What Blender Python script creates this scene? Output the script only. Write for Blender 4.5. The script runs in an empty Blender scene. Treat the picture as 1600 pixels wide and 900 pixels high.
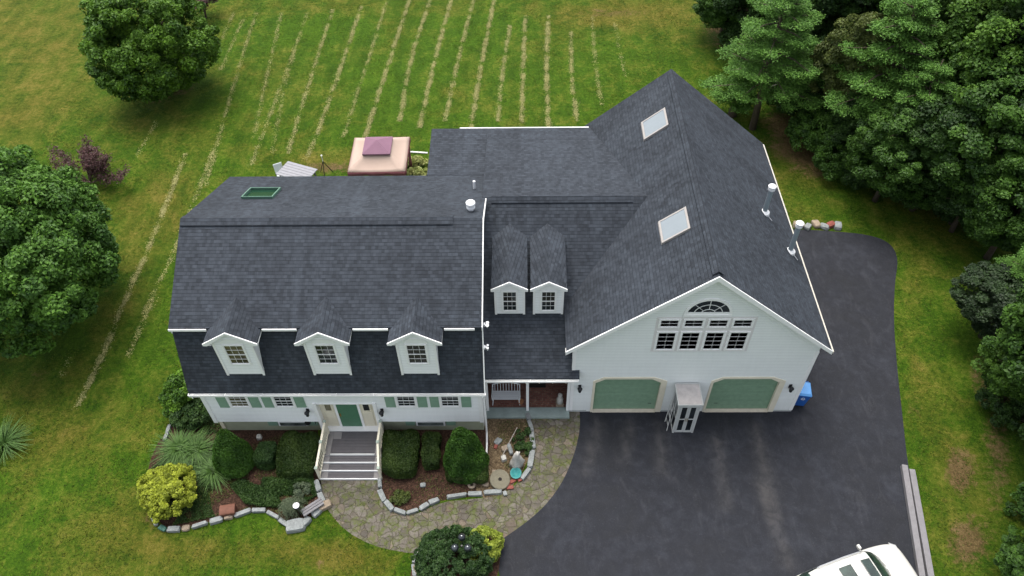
import bpy, bmesh, math, random
import numpy as np
from mathutils import Vector, Matrix
random.seed(7); RNG = np.random.default_rng(11)
R = math.radians
S = bpy.context.scene
COL = S.collection

# ------------------------------------------------------------------ camera
CAM_H = 28.943
F, TH, YAW, ROLL = 1200.25, R(48.3046), -.024, -.022
def ray(px, py):
    a, b = px-800, py-450
    c, s = math.cos(-ROLL), math.sin(-ROLL)
    X, Yp = a*c-b*s, a*s+b*c
    r, u = X/F, -Yp/F
    Yw = math.cos(TH)+u*math.sin(TH); z = -math.sin(TH)+u*math.cos(TH)
    c, s = math.cos(YAW), math.sin(YAW)
    return Vector((r*c+Yw*s, -r*s+Yw*c, z))
def at(px, py, z=0.0):
    """survey point of the drone photo at height z"""
    d = ray(px, py); return Vector((0, 0, CAM_H))+d*((z-CAM_H)/d.z)
cd = bpy.data.cameras.new('camera'); cam = bpy.data.objects.new('camera', cd); COL.objects.link(cam)
f_ = ray(800, 450); r_ = (ray(801, 450)-f_).normalized(); f_.normalize(); u_ = r_.cross(f_)
cam.matrix_world = Matrix(((r_.x, u_.x, -f_.x, 0), (r_.y, u_.y, -f_.y, 0), (r_.z, u_.z, -f_.z, CAM_H), (0, 0, 0, 1)))
cd.sensor_width = 36; cd.lens = 36*F/1600; cd.clip_start = .5; cd.clip_end = 2000
S.camera = cam

# ------------------------------------------------------------------ light
W = bpy.data.worlds.new('World'); S.world = W; W.use_nodes = True
nt = W.node_tree; nt.nodes.clear()
SUN_EL, SUN_AZ = R(72), R(-25)       # azimuth measured from +y (away from camera) towards +x
sky = nt.nodes.new('ShaderNodeTexSky'); sky.sky_type = 'NISHITA'; sky.sun_disc = False
sky.sun_elevation = SUN_EL; sky.sun_rotation = SUN_AZ; sky.air_density = 1.0; sky.dust_density = 5; sky.ozone_density = 1
hs = nt.nodes.new('ShaderNodeHueSaturation'); hs.inputs['Saturation'].default_value = .45
bg = nt.nodes.new('ShaderNodeBackground'); bg.inputs[1].default_value = .15
wo = nt.nodes.new('ShaderNodeOutputWorld')
nt.links.new(sky.outputs[0], hs.inputs['Color']); nt.links.new(hs.outputs[0], bg.inputs[0]); nt.links.new(bg.outputs[0], wo.inputs[0])
sd = bpy.data.lights.new('sun', 'SUN'); sd.energy = 1.1; sd.angle = R(40); sd.color = (1, .96, .9)
so = bpy.data.objects.new('sun', sd); COL.objects.link(so)
sv = Vector((math.sin(SUN_AZ)*math.cos(SUN_EL), math.cos(SUN_AZ)*math.cos(SUN_EL), math.sin(SUN_EL)))
so.rotation_euler = sv.to_track_quat('Z', 'Y').to_euler(); so.location = sv*60
S.view_settings.view_transform = 'Standard'; S.view_settings.look = 'None'
S.view_settings.gamma = 1; S.view_settings.exposure = 1.16
try: S.view_settings.use_curve_mapping = False
except Exception: pass
S.cycles.max_bounces = 6; S.cycles.transparent_max_bounces = 4

# ------------------------------------------------------------------ materials
MATS = {}
class NT:
    def __init__(s, name):
        s.m = bpy.data.materials.new(name); s.m.use_nodes = True; s.t = s.m.node_tree
        s.b = s.t.nodes['Principled BSDF']; MATS[name] = s.m
    def n(s, typ, **kw):
        nd = s.t.nodes.new('ShaderNode'+typ)
        for k, v in kw.items():
            if k.startswith('i_'):
                key = k[2:]; key = int(key) if key.isdigit() else key
                s.put(nd.inputs[key], v)
            else: setattr(nd, k, v)
        return nd
    def put(s, sock, v):
        if isinstance(v, bpy.types.NodeSocket): s.t.links.new(v, sock)
        elif isinstance(v, (tuple, list)) and len(v) == 3 and sock.type == 'RGBA': sock.default_value = (*v, 1)
        else: sock.default_value = v
    def noise(s, vec, scale, detail=4, rough=.6, dist=0):
        return s.n('TexNoise', i_Vector=vec, i_Scale=scale, i_Detail=detail, i_Roughness=rough, i_Distortion=dist).outputs['Fac']
    def ramp(s, f, stops, interp='LINEAR'):
        nd = s.n('ValToRGB', i_Fac=f); cr = nd.color_ramp; cr.interpolation = interp
        while len(cr.elements) > 1: cr.elements.remove(cr.elements[-1])
        for k, (p, c) in enumerate(stops):
            e = cr.elements[0] if k == 0 else cr.elements.new(p)
            e.position = p
            e.color = (c, c, c, 1) if not isinstance(c, (tuple, list)) else (*c, 1)
        return nd.outputs['Color']
    def mix(s, f, a, b, mode='MIX'):
        nd = s.n('Mix', data_type='RGBA', blend_type=mode)
        s.put(nd.inputs[0], f); s.put(nd.inputs[6], a); s.put(nd.inputs[7], b)
        return nd.outputs[2]
    def math(s, op, a, b=0.0, c=None, clamp=False):
        nd = s.n('Math', operation=op, use_clamp=clamp); s.put(nd.inputs[0], a); s.put(nd.inputs[1], b)
        if c is not None: s.put(nd.inputs[2], c)
        return nd.outputs[0]
    def pos(s): return s.n('NewGeometry').outputs['Position']
    def uv(s): return s.n('UVMap').outputs[0]
    def obj(s): return s.n('TexCoord').outputs['Object']
    def scale(s, vec, sc, rot=(0, 0, 0)): return s.n('Mapping', i_Vector=vec, i_Scale=sc, i_Rotation=rot).outputs[0]
    def attr(s, name): return s.n('Attribute', attribute_name=name).outputs['Fac']
    def bump(s, h, dist=.02, strength=1.0):
        nd = s.n('Bump', i_Height=h, i_Distance=dist, i_Strength=strength); s.t.links.new(nd.outputs[0], s.b.inputs['Normal'])
    def out(s, col, rough=.8, spec=.3, metal=0):
        s.put(s.b.inputs['Base Color'], col); s.put(s.b.inputs['Roughness'], rough)
        s.b.inputs['Specular IOR Level'].default_value = spec; s.b.inputs['Metallic'].default_value = metal
        return s.m

def simple(name, col, rough=.6, var=.12, scale=6, spec=.3, metal=0, bump=0, fine=60):
    t = NT(name); p = t.pos()
    n1 = t.noise(p, scale, 5); n2 = t.noise(p, fine, 3)
    f = t.math('ADD', t.math('MULTIPLY', n1, .6), t.math('MULTIPLY', n2, .4))
    lo = tuple(c*(1-var) for c in col); hi = tuple(min(1, c*(1+var)) for c in col)
    c = t.ramp(f, [(.3, lo), (.7, hi)])
    if bump: t.bump(f, bump)
    return t.out(c, rough, spec, metal)

def shingle(name, c1, c2):
    t = NT(name); uv = t.uv()
    br = t.n('TexBrick', offset=.5, offset_frequency=2, squash=1, i_Vector=uv, i_Scale=1.0)
    br.inputs['Brick Width'].default_value = .21; br.inputs['Row Height'].default_value = .142
    br.inputs['Mortar Size'].default_value = .004; br.inputs['Mortar Smooth'].default_value = .3; br.inputs['Bias'].default_value = 0
    t.put(br.inputs['Color1'], (0, 0, 0)); t.put(br.inputs['Color2'], (1, 1, 1)); t.put(br.inputs['Mortar'], (0, 0, 0))
    # second tab layer at another width breaks the regularity
    b2 = t.n('TexBrick', offset=.37, offset_frequency=3, i_Vector=uv, i_Scale=1.0)
    b2.inputs['Brick Width'].default_value = .13; b2.inputs['Row Height'].default_value = .142
    b2.inputs['Mortar Size'].default_value = 0; b2.inputs['Bias'].default_value = -.1
    t.put(b2.inputs['Color1'], (0, 0, 0)); t.put(b2.inputs['Color2'], (1, 1, 1))
    f = t.math('ADD', t.math('MULTIPLY', br.outputs['Color'], .26), t.math('MULTIPLY', b2.outputs['Color'], .34))
    big = t.noise(t.scale(uv, (.35, .22, 1)), 1, 5, .65)
    mid = t.noise(uv, 2.2, 4); gr = t.noise(uv, 55, 2)
    f = t.math('ADD', f, t.math('MULTIPLY', t.math('SUBTRACT', big, .5), .9))
    f = t.math('ADD', f, t.math('MULTIPLY', t.math('SUBTRACT', mid, .5), .5))
    f = t.math('ADD', f, t.math('MULTIPLY', t.math('SUBTRACT', gr, .5), .6))
    c = t.ramp(f, [(-.0, c1), (.85, c2)])
    hue = t.noise(uv, 1.3, 3); c = t.mix(t.math('MULTIPLY', hue, .28), c, tuple(a*b for a, b in zip(c2, (.95, .9, .9))))
    sepv = t.n('SeparateXYZ', i_0=uv); rowl = t.math('LESS_THAN', t.math('FRACT', t.math('DIVIDE', sepv.outputs[1], .142)), .10)
    line = t.math('MULTIPLY', rowl, t.ramp(t.noise(t.scale(uv, (1.5, 7, 1)), 1, 3), [(.3, .3), (.7, .95)]))
    c = t.mix(line, c, tuple(x*.45 for x in c1))
    # butt edge steps: saw tooth per course
    sep = t.n('SeparateXYZ', i_0=uv); saw = t.math('FRACT', t.math('DIVIDE', sep.outputs[1], .142))
    h = t.math('ADD', t.math('MULTIPLY', saw, -.5), t.math('MULTIPLY', f, .5))
    h = t.math('SUBTRACT', h, t.math('MULTIPLY', br.outputs['Fac'], .5))
    ws = t.noise(t.scale(uv, (1.6, .12, 1)), 1, 5, .7); c = t.mix(t.ramp(ws, [(.52, 0), (.75, .3)]), c, tuple(x*1.25 for x in c2))
    wd = t.noise(t.scale(uv, (.25, .4, 1)), 1, 4, .6); c = t.mix(t.ramp(wd, [(.55, 0), (.75, .35)]), c, c1)
    t.bump(h, .014, .9)
    return t.out(c, .86, .25)

M_SH = shingle('roof_shingles', (.0135, .0168, .0215), (.053, .064, .079))

def siding(name, col):
    t = NT(name); p = t.pos(); sep = t.n('SeparateXYZ', i_0=p)
    saw = t.math('FRACT', t.math('DIVIDE', sep.outputs[2], .102))
    gap = t.math('LESS_THAN', saw, .13)
    st = t.noise(t.scale(p, (.5, .5, 3)), 1.5, 4); st2 = t.noise(t.scale(p, (6, 6, .7)), 1.2, 4)
    f = t.math('ADD', t.math('MULTIPLY', st, .5), t.math('MULTIPLY', st2, .5))
    c = t.ramp(f, [(.3, tuple(x*.92 for x in col)), (.7, col)])
    c = t.mix(t.math('MULTIPLY', gap, .6), c, tuple(x*.5 for x in col))
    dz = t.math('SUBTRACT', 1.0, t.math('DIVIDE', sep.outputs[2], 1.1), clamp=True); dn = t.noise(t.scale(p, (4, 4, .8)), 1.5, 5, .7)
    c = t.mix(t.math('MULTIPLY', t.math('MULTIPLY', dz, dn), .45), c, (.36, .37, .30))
    t.bump(t.math('MULTIPLY', saw, -1.0), .012, .8)
    return t.out(c, .5, .35)
M_SID = siding('white_vinyl_siding', (.87, .885, .87))
M_SIDG = siding('pale_grey_green_siding', (.80, .83, .80))
M_TRIM = simple('white_trim', (.80, .80, .775), .45, .05, 4)
M_CREAM = simple('cream_trim', (.68, .63, .49), .55, .08, 3)
M_GREEN = simple('green_shutter_paint', (.205, .325, .235), .5, .08, 5)
def doorgreen():
    t = NT('green_door_paint'); p = t.pos(); sep = t.n('SeparateXYZ', i_0=p)
    saw = t.math('FRACT', t.math('DIVIDE', sep.outputs[2], .125)); gap = t.math('LESS_THAN', saw, .12)
    n = t.noise(p, 5, 5); c = t.ramp(n, [(.3, (.165, .265, .175)), (.7, (.21, .325, .215))])
    c = t.mix(t.math('MULTIPLY', gap, .3), c, (.05, .12, .07)); t.bump(t.math('MULTIPLY', saw, -1), .01, .5)
    return t.out(c, .5)
M_DG = doorgreen()
M_FDOOR = simple('front_door_green', (.065, .17, .095), .4, .1, 8)
def glass(name, col=(.012, .016, .018), rough=.08, spec=.6):
    t = NT(name); n = t.noise(t.pos(), 1.6, 3)
    c = t.ramp(n, [(.35, tuple(x*.5 for x in col)), (.7, tuple(x*2.0 for x in col))]); return t.out(c, rough, spec)
M_GLASS = glass('window_glass')
M_GLASSB = glass('curtained_window_glass', (.10, .09, .055), .12)
M_SKYG = simple('translucent_skylight_pane', (.19, .22, .235), .25, .06, 2, spec=.6)
M_FOUND = simple('painted_foundation', (.38, .40, .28), .85, .15, 3, bump=.01)
M_DECK = simple('grey_deck_boards', (.085, .08, .084), .7, .15, 4)
M_DECKL = simple('pale_deck_border', (.20, .19, .185), .7, .12, 4)
M_BRICK = None
def brick():
    t = NT('brick_paver_floor'); p = t.pos()
    b = t.n('TexBrick', i_Vector=p, i_Scale=1.0); b.inputs['Brick Width'].default_value = .2; b.inputs['Row Height'].default_value = .1
    b.inputs['Mortar Size'].default_value = .008
    t.put(b.inputs['Color1'], (.13, .045, .035)); t.put(b.inputs['Color2'], (.20, .085, .06)); t.put(b.inputs['Mortar'], (.12, .10, .08))
    n = t.noise(p, 9, 4); c = t.mix(t.ramp(n, [(.55, 0), (.7, .6)]), b.outputs['Color'], (.30, .22, .14)); t.bump(n, .01)
    return t.out(c, .9)
M_BRICK = brick()
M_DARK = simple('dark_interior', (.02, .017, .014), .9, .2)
M_GUT = simple('dulled_gutter', (.42, .40, .34), .5, .15)
M_BOOTH = simple('aged_white_frame', (.46, .47, .45), .5, .15, 5)
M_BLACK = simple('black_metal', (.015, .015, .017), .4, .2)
M_BRASS = simple('brass', (.35, .25, .09), .35, .1, metal=.8)
M_STEEL = simple('galvanised_steel', (.30, .36, .39), .45, .12, 9, metal=.35)
M_WHITE = simple('white_enamel', (.70, .71, .71), .35, .04)
M_GRAN = simple('granite_block', (.20, .215, .21), .85, .38, 5, bump=.02, fine=40)
M_GRANW = simple('warm_fieldstone', (.25, .20, .145), .85, .28, 5, bump=.02, fine=30)
M_GREENST = simple('green_glazed_stone', (.05, .13, .10), .5, .3, 8, bump=.02)
M_SLATE = simple('blue_green_slate', (.22, .27, .25), .7, .25, 2.5, bump=.01)
M_BARK = simple('bark', (.075, .058, .042), .95, .35, 9, bump=.03)
M_DEAD = simple('dead_wood', (.30, .27, .23), .9, .25, 9)
M_TIMB = simple('weathered_grey_timber', (.17, .165, .17), .85, .18, 5, bump=.01)
M_RUST = simple('rust_brown_metal', (.13, .055, .035), .75, .25, 7, bump=.008)
M_STONEW = simple('white_cast_stone', (.42, .41, .37), .85, .28, 7, bump=.02, fine=25)
M_MILL = simple('millstone', (.155, .142, .10), .9, .2, 8, bump=.015)
M_TEAL = simple('teal_glaze', (.04, .22, .21), .35, .3, 9)
M_REDBR = simple('red_brick', (.20, .06, .045), .85, .3, 8, bump=.01)
M_TAN = simple('tan_canvas', (.40, .305, .25), .85, .06, 1.5)
M_MAUVE = simple('mauve_canvas', (.185, .10, .14), .85, .08, 1.5)
M_MAROON = simple('maroon_canvas', (.16, .055, .065), .85, .12, 2)
M_BLUE = simple('blue_plastic', (.02, .10, .36), .4, .1)
M_BLUEL = simple('pale_blue_plastic', (.10, .30, .62), .4, .1)
M_CAR = simple('white_car_paint', (.56, .555, .515), .22, .015, 2, spec=.6)
M_TYRE = simple('tyre_rubber', (.02, .02, .02), .85, .2)
M_CARG = glass('car_glass', (.015, .03, .022), .04, .8)
M_CHROME = simple('satin_metal', (.5, .5, .5), .3, .1, metal=.8)
M_BOOTHR = simple('stained_white_roof_panel', (.42, .39, .37), .6, .25, 3.5)
M_STRAWC = None

def asphalt():
    t = NT('asphalt'); p = t.pos()
    n1 = t.noise(p, .45, 5, .65, .6); n2 = t.noise(p, 2.2, 5, .6, .4); n3 = t.noise(p, 70, 2)
    f = t.math('ADD', t.math('MULTIPLY', n1, .5), t.math('ADD', t.math('MULTIPLY', n2, .32), t.math('MULTIPLY', n3, .18)))
    c = t.ramp(f, [(.34, (.0068, .0080, .0108)), (.5, (.0128, .0144, .0192)), (.68, (.029, .032, .040))])
    w = t.attr('wear')
    c = t.mix(t.math('MULTIPLY', w, t.ramp(n2, [(.35, .25), (.65, .85)])), c, (.105, .098, .092))
    sp = t.noise(p, 9, 5, .7); c = t.mix(t.ramp(sp, [(.60, 0), (.8, .22)]), c, (.12, .12, .12))
    st = t.noise(t.scale(p, (1.2, .35, 1), (0, 0, .2)), 1.6, 6, .7, 1.0)
    c = t.mix(t.ramp(st, [(.55, 0), (.8, .16)]), c, (.11, .11, .118))
    sp2 = t.noise(p, 38, 3, .8); c = t.mix(t.ramp(sp2, [(.60, 0), (.72, .45)]), c, (.11, .11, .11))
    t.bump(n3, .01, .6)
    return t.out(c, t.ramp(n1, [(.3, .75), (.7, .95)]), .3)
M_ASPH = asphalt()

def lawn():
    t = NT('lawn_grass'); p = t.pos()
    n0 = t.noise(p, .16, 4, .6); n1 = t.noise(p, .8, 5, .65, .5); n2 = t.noise(p, 4.5, 5, .7); n3 = t.noise(p, 15, 4, .85)
    st = t.noise(t.scale(p, (1.4, .16, 1), (0, 0, .06)), 1.0, 4, .6)      # mower streaks along y
    g = t.math('ADD', t.math('MULTIPLY', n1, .20), t.math('ADD', t.math('MULTIPLY', n2, .28), t.math('ADD', t.math('MULTIPLY', n3, .36), t.math('MULTIPLY', st, .16))))
    green = t.ramp(g, [(.38, (.008, .026, .001)), (.5, (.036, .080, .003)), (.64, (.095, .162, .011))])
    dryc = t.ramp(g, [(.38, (.030, .036, .003)), (.5, (.086, .082, .010)), (.64, (.175, .150, .034))])
    soil = t.ramp(g, [(.38, (.032, .020, .009)), (.5, (.090, .058, .026)), (.64, (.19, .135, .064))])
    duff = t.ramp(g, [(.36, (.010, .010, .005)), (.6, (.040, .032, .018))])
    d = t.attr('dry'); b = t.attr('bare'); lf = t.attr('litter')
    dm = t.math('ADD', d, t.math('MULTIPLY', t.math('SUBTRACT', n1, .5), 1.5))
    dm = t.math('ADD', dm, t.math('MULTIPLY', t.math('SUBTRACT', n2, .5), 1.0)); dm = t.math('ADD', dm, t.math('MULTIPLY', t.math('SUBTRACT', n0, .5), 1.1), clamp=True)
    c = t.mix(t.ramp(dm, [(.15, 0), (.85, 1)]), green, dryc)
    bm_ = t.math('ADD', b, t.math('ADD', t.math('MULTIPLY', t.math('SUBTRACT', n1, .5), 1.6), t.math('MULTIPLY', t.math('SUBTRACT', n2, .5), 1.6)), clamp=True)
    bm_ = t.math('MULTIPLY', bm_, t.ramp(b, [(.05, 0), (.3, 1)]))
    c = t.mix(t.ramp(bm_, [(.3, 0), (.75, .9)]), c, soil)
    c = t.mix(t.math('ADD', lf, 0, clamp=True), c, duff)
    t.bump(t.math('ADD', n3, t.math('MULTIPLY', n2, 1.5)), .07, .8)
    return t.out(c, .95, .12)
M_LAWN = lawn()

def mulch(name, stops, sc=9):
    t = NT(name); p = t.pos()
    n = t.noise(p, sc, 6, .75, .8); n2 = t.noise(p, 1.1, 3); v = t.n('TexVoronoi', i_Vector=p, i_Scale=24).outputs['Color']
    f = t.math('ADD', t.math('MULTIPLY', n, .5), t.math('ADD', t.math('MULTIPLY', n2, .2), t.math('MULTIPLY', v, .3)))
    t.bump(f, .04); return t.out(t.ramp(f, stops), .95, .1)
M_MULCH = mulch('red_bark_mulch', [(.3, (.014, .009, .006)), (.5, (.043, .024, .016)), (.68, (.105, .058, .040))])
M_GRAVEL = mulch('tan_leaf_litter', [(.28, (.035, .024, .014)), (.5, (.105, .075, .044)), (.7, (.24, .185, .11))])

def flags():
    t = NT('flagstones'); p = t.pos()
    w = t.n('TexNoise', i_Vector=p, i_Scale=1.4, i_Detail=2).outputs['Color']
    w2 = t.n('TexNoise', i_Vector=p, i_Scale=6, i_Detail=3).outputs['Color']
    pw = t.mix(.07, t.mix(.5, p, w, 'ADD'), w2, 'ADD')
    v1 = t.n('TexVoronoi', i_Vector=pw, i_Scale=3.3, i_Randomness=.95); v2 = t.n('TexVoronoi', feature='DISTANCE_TO_EDGE', i_Vector=pw, i_Scale=3.3, i_Randomness=.95)
    sep = t.n('SeparateXYZ', i_0=v1.outputs['Color'])
    n = t.noise(p, 3, 5, .7); n3 = t.noise(p, 26, 3); n0 = t.noise(p, .5, 3)
    st = t.ramp(t.math('ADD', t.math('MULTIPLY', sep.outputs[0], .28), t.math('ADD', .06, t.math('MULTIPLY', n, .62))), [(.28, (.052, .046, .038)), (.5, (.105, .093, .077)), (.72, (.175, .158, .135))])
    st = t.mix(t.ramp(sep.outputs[1], [(.75, 0), (.95, .35)]), st, (.20, .135, .09))
    st = t.mix(t.math('MULTIPLY', n3, .3), st, (.10, .09, .075))
    jf = t.ramp(t.math('SUBTRACT', v2.outputs['Distance'], t.math('MULTIPLY', n, .04)), [(.0, 1), (.015, .8), (.035, 0)])
    joint = t.mix(t.ramp(n0, [(.42, 0), (.58, 1)]), (.080, .060, .038), (.075, .082, .026))
    c = t.mix(t.math('MULTIPLY', jf, t.ramp(n, [(.35, .15), (.65, .65)])), st, joint)
    m = t.noise(p, 2.6, 6, .75); c = t.mix(t.ramp(m, [(.47, 0), (.62, .85)]), c, (.075, .098, .016))
    nf = t.noise(p, 13, 5, .85); c = t.mix(t.ramp(nf, [(.40, .55), (.5, 0)]), c, (.06, .05, .038)); l = t.noise(p, 7, 6, .8); c = t.mix(t.ramp(l, [(.62, 0), (.72, .7)]), c, (.34, .24, .12))
    t.bump(t.math('SUBTRACT', t.math('MULTIPLY', n, .3), jf), .03); return t.out(c, .9, .2)
M_FLAG = flags()

def leafmat(name, dark, light, trans=.25, rough=.55):
    t = NT(name); tint = t.attr('tint'); p = t.pos(); n = t.noise(p, 1.1, 3)
    f = t.math('ADD', t.math('MULTIPLY', tint, .8), t.math('MULTIPLY', n, .3), clamp=True)
    c = t.ramp(f, [(.05, dark), (.55, tuple((a+b)/2 for a, b in zip(dark, light))), (.95, light)])
    t.out(c, rough, .25)
    tr = t.n('BsdfTranslucent'); t.put(tr.inputs[0], c); mx = t.n('MixShader'); mx.inputs[0].default_value = trans
    o = t.t.nodes['Material Output']; t.t.links.new(t.b.outputs[0], mx.inputs[1]); t.t.links.new(tr.outputs[0], mx.inputs[2]); t.t.links.new(mx.outputs[0], o.inputs[0])
    return t.m
L_BIG = leafmat('leaf_maple', (.012, .045, .007), (.120, .255, .030))
L_OAK = leafmat('leaf_oak', (.012, .045, .005), (.125, .250, .018))
L_WOOD = leafmat('leaf_wood', (.008, .030, .005), (.085, .185, .022))
L_WOOD2 = leafmat('leaf_wood_deep', (.006, .022, .005), (.058, .125, .020))
L_WOOD3 = leafmat('leaf_wood_fresh', (.012, .045, .006), (.115, .230, .026))
L_WOODY = leafmat('leaf_wood_olive', (.022, .036, .008), (.130, .165, .035))
L_DARKT = leafmat('leaf_dark', (.005, .014, .005), (.038, .072, .022))
L_PINE = leafmat('leaf_pine', (.018, .065, .012), (.180, .360, .058))
L_PURP = leafmat('leaf_purple', (.030, .016, .014), (.15, .075, .075))
L_GOLD = leafmat('leaf_golden', (.10, .13, .010), (.46, .52, .05), .3)
L_GOLD2 = leafmat('leaf_chartreuse', (.10, .15, .015), (.38, .44, .06), .3)
L_ARB = leafmat('leaf_arborvitae', (.012, .042, .004), (.058, .140, .014))
L_HEDGE = leafmat('leaf_hedge', (.010, .030, .004), (.052, .085, .014))
L_SHRUB = leafmat('leaf_dark_shrub', (.008, .028, .006), (.045, .095, .020))
L_GRASS = leafmat('leaf_ornamental_grass', (.014, .048, .007), (.105, .20, .042))
L_SILV = leafmat('leaf_weeping_silver', (.05, .075, .045), (.19, .235, .135))
L_JUN = leafmat('leaf_groundcover', (.012, .036, .008), (.060, .115, .025))
L_STRAW = leafmat('dry_clippings', (.15, .16, .04), (.58, .54, .25), .2, .9)
L_TURF = leafmat('turf_blades', (.012, .034, .002), (.115, .150, .014), .3, .8)

# ------------------------------------------------------------------ mesh helpers
def tag(o, label=None, cat=None, group=None, kind=None):
    if label: o['label'] = label
    if cat: o['category'] = cat
    if group: o['group'] = group
    if kind: o['kind'] = kind
    return o
def empty(name, loc, rz=0, label=None, cat=None, group=None):
    o = bpy.data.objects.new(name, None); COL.objects.link(o); o.location = loc; o.rotation_euler = (0, 0, rz)
    o.empty_display_size = .3
    return tag(o, label, cat, group)

class MB:
    def __init__(s): s.v = []; s.f = []; s.mi = []
    def poly(s, pts, m=0):
        k = len(s.v); s.v += [tuple(p) for p in pts]; s.f.append(tuple(range(k, k+len(pts)))); s.mi.append(m); return s
    def hexa(s, b, t, m=0):                       # bottom loop, top loop (same length, ccw from above)
        n = len(b); k = len(s.v); s.v += [tuple(p) for p in b]+[tuple(p) for p in t]
        s.f.append(tuple(range(k+n-1, k-1, -1))); s.f.append(tuple(range(k+n, k+2*n))); s.mi += [m, m]
        for i in range(n):
            j = (i+1) % n; s.f.append((k+i, k+j, k+n+j, k+n+i)); s.mi.append(m)
        return s
    def box(s, x0, x1, y0, y1, z0, z1, m=0):
        b = [(x0, y0), (x1, y0), (x1, y1), (x0, y1)]
        return s.hexa([(x, y, z0) for x, y in b], [(x, y, z1) for x, y in b], m)
    def slab(s, top, th, m=0):                    # roof slab: top polygon, vertical thickness
        return s.hexa([(p[0], p[1], p[2]-th) for p in top], top, m)
    def prism(s, pts, dirv, m=0):                 # polygon extruded by dirv
        d = Vector(dirv); a = [Vector(p) for p in pts]
        n = Vector((0, 0, 0))
        for i in range(len(a)): n += a[i].cross(a[(i+1) % len(a)])
        if n.dot(d) < 0: a.reverse()
        return s.hexa(a, [p+d for p in a], m)
    def bar(s, p, q, w, h=None, m=0):             # rectangular bar from p to q
        p, q = Vector(p), Vector(q); h = h or w; d = (q-p).normalized()
        u = d.cross(Vector((0, 0, 1)));
        if u.length < 1e-3: u = Vector((1, 0, 0))
        u.normalize(); w_ = u.cross(d).normalized(); u *= w/2; w_ *= h/2
        b = [p-u-w_, p+u-w_, p+u+w_, p-u+w_]; return s.prism(b, q-p, m)
    def tube(s, pts, rad, seg=10, m=0, cap=True):
        pts = [Vector(p) for p in pts]; rad = rad if isinstance(rad, (list, tuple)) else [rad]*len(pts)
        k0 = len(s.v); prev = None
        for i, p in enumerate(pts):
            d = (pts[min(i+1, len(pts)-1)]-pts[max(i-1, 0)]).normalized()
            u = d.orthogonal().normalized() if prev is None else (prev-d*prev.dot(d)).normalized()
            prev = u; w = d.cross(u)
            for j in range(seg):
                a = 2*math.pi*j/seg; s.v.append(tuple(p+(u*math.cos(a)+w*math.sin(a))*rad[i]))
        for i in range(len(pts)-1):
            for j in range(seg):
                a = k0+i*seg+j; b = k0+i*seg+(j+1) % seg; s.f.append((a, b, b+seg, a+seg)); s.mi.append(m)
        if cap:
            s.f.append(tuple(range(k0+seg-1, k0-1, -1))); e = k0+(len(pts)-1)*seg; s.f.append(tuple(range(e, e+seg))); s.mi += [m, m]
        return s
    def lathe(s, c, prof, seg=16, m=0):           # (r,z) profile round a vertical axis
        k0 = len(s.v); c = Vector(c)
        for r, z in prof:
            for j in range(seg):
                a = 2*math.pi*j/seg; s.v.append((c.x+r*math.cos(a), c.y+r*math.sin(a), c.z+z))
        for i in range(len(prof)-1):
            for j in range(seg):
                a = k0+i*seg+j; b = k0+i*seg+(j+1) % seg; s.f.append((a, b, b+seg, a+seg)); s.mi.append(m)
        s.f.append(tuple(range(k0+seg-1, k0-1, -1))); e = k0+(len(prof)-1)*seg; s.f.append(tuple(range(e, e+seg))); s.mi += [m, m]
        return s
    def build(s, name, mats, parent=None, bevel=0, smooth=False, loc=None, weld=False):
        me = bpy.data.meshes.new(name); org = Vector(loc) if loc is not None else Vector((0, 0, 0))
        me.from_pydata([tuple(Vector(v)-org) for v in s.v], [], s.f)
        mats = mats if isinstance(mats, (list, tuple)) else [mats]
        for m in mats: me.materials.append(m)
        me.polygons.foreach_set('material_index', s.mi)
        bm = bmesh.new(); bm.from_mesh(me)
        if weld: bmesh.ops.remove_doubles(bm, verts=bm.verts, dist=.002)
        bmesh.ops.recalc_face_normals(bm, faces=bm.faces); bm.to_mesh(me); bm.free()
        uvl = me.uv_layers.new(name='UVMap')
        for pl in me.polygons:
            n = pl.normal
            u = Vector((1, 0, 0)) if abs(n.z) > .999 else Vector((0, 0, 1)).cross(n).normalized()
            v = n.cross(u)
            for li in pl.loop_indices:
                co = me.vertices[me.loops[li].vertex_index].co+org; uvl.data[li].uv = (u.dot(co)+7.3*abs(n.x), v.dot(co))
            pl.use_smooth = smooth
        o = bpy.data.objects.new(name, me); COL.objects.link(o)
        if loc is not None: o.location = loc
        if parent is not None:
            o.parent = parent
            if loc is None:
                pm = parent
                off = Vector((0, 0, 0))
                # geometry was given in world space: cancel the parents' offsets
                o.matrix_parent_inverse = world_of(parent).inverted()
        if bevel:
            b = o.modifiers.new('bevel', 'BEVEL'); b.width = bevel; b.segments = 2; b.limit_method = 'ANGLE'; b.angle_limit = R(40)
        return o
def world_of(o):
    m = Matrix.LocRotScale(o.location, o.rotation_euler, o.scale)
    if o.parent is not None: m = world_of(o.parent) @ o.matrix_parent_inverse @ m
    return m

def quads(name, V, tint, mat, parent=None, kind=None, smooth=False, nv=4):
    """V: (n,nv,3) array of faces, tint: (n,)"""
    n = len(V); me = bpy.data.meshes.new(name)
    me.vertices.add(n*nv); me.vertices.foreach_set('co', np.ascontiguousarray(V, dtype=np.float32).ravel())
    me.loops.add(n*nv); me.loops.foreach_set('vertex_index', np.arange(n*nv, dtype=np.int32))
    me.polygons.add(n); me.polygons.foreach_set('loop_start', np.arange(0, n*nv, nv, dtype=np.int32)); me.polygons.foreach_set('loop_total', np.full(n, nv, dtype=np.int32))
    me.update(calc_edges=True)
    a = me.attributes.new('tint', 'FLOAT', 'FACE'); a.data.foreach_set('value', np.clip(tint, 0, 1).astype(np.float32))
    me.materials.append(mat)
    o = bpy.data.objects.new(name, me); COL.objects.link(o)
    if parent is not None: o.parent = parent
    if kind: o['kind'] = kind
    return o

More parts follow.
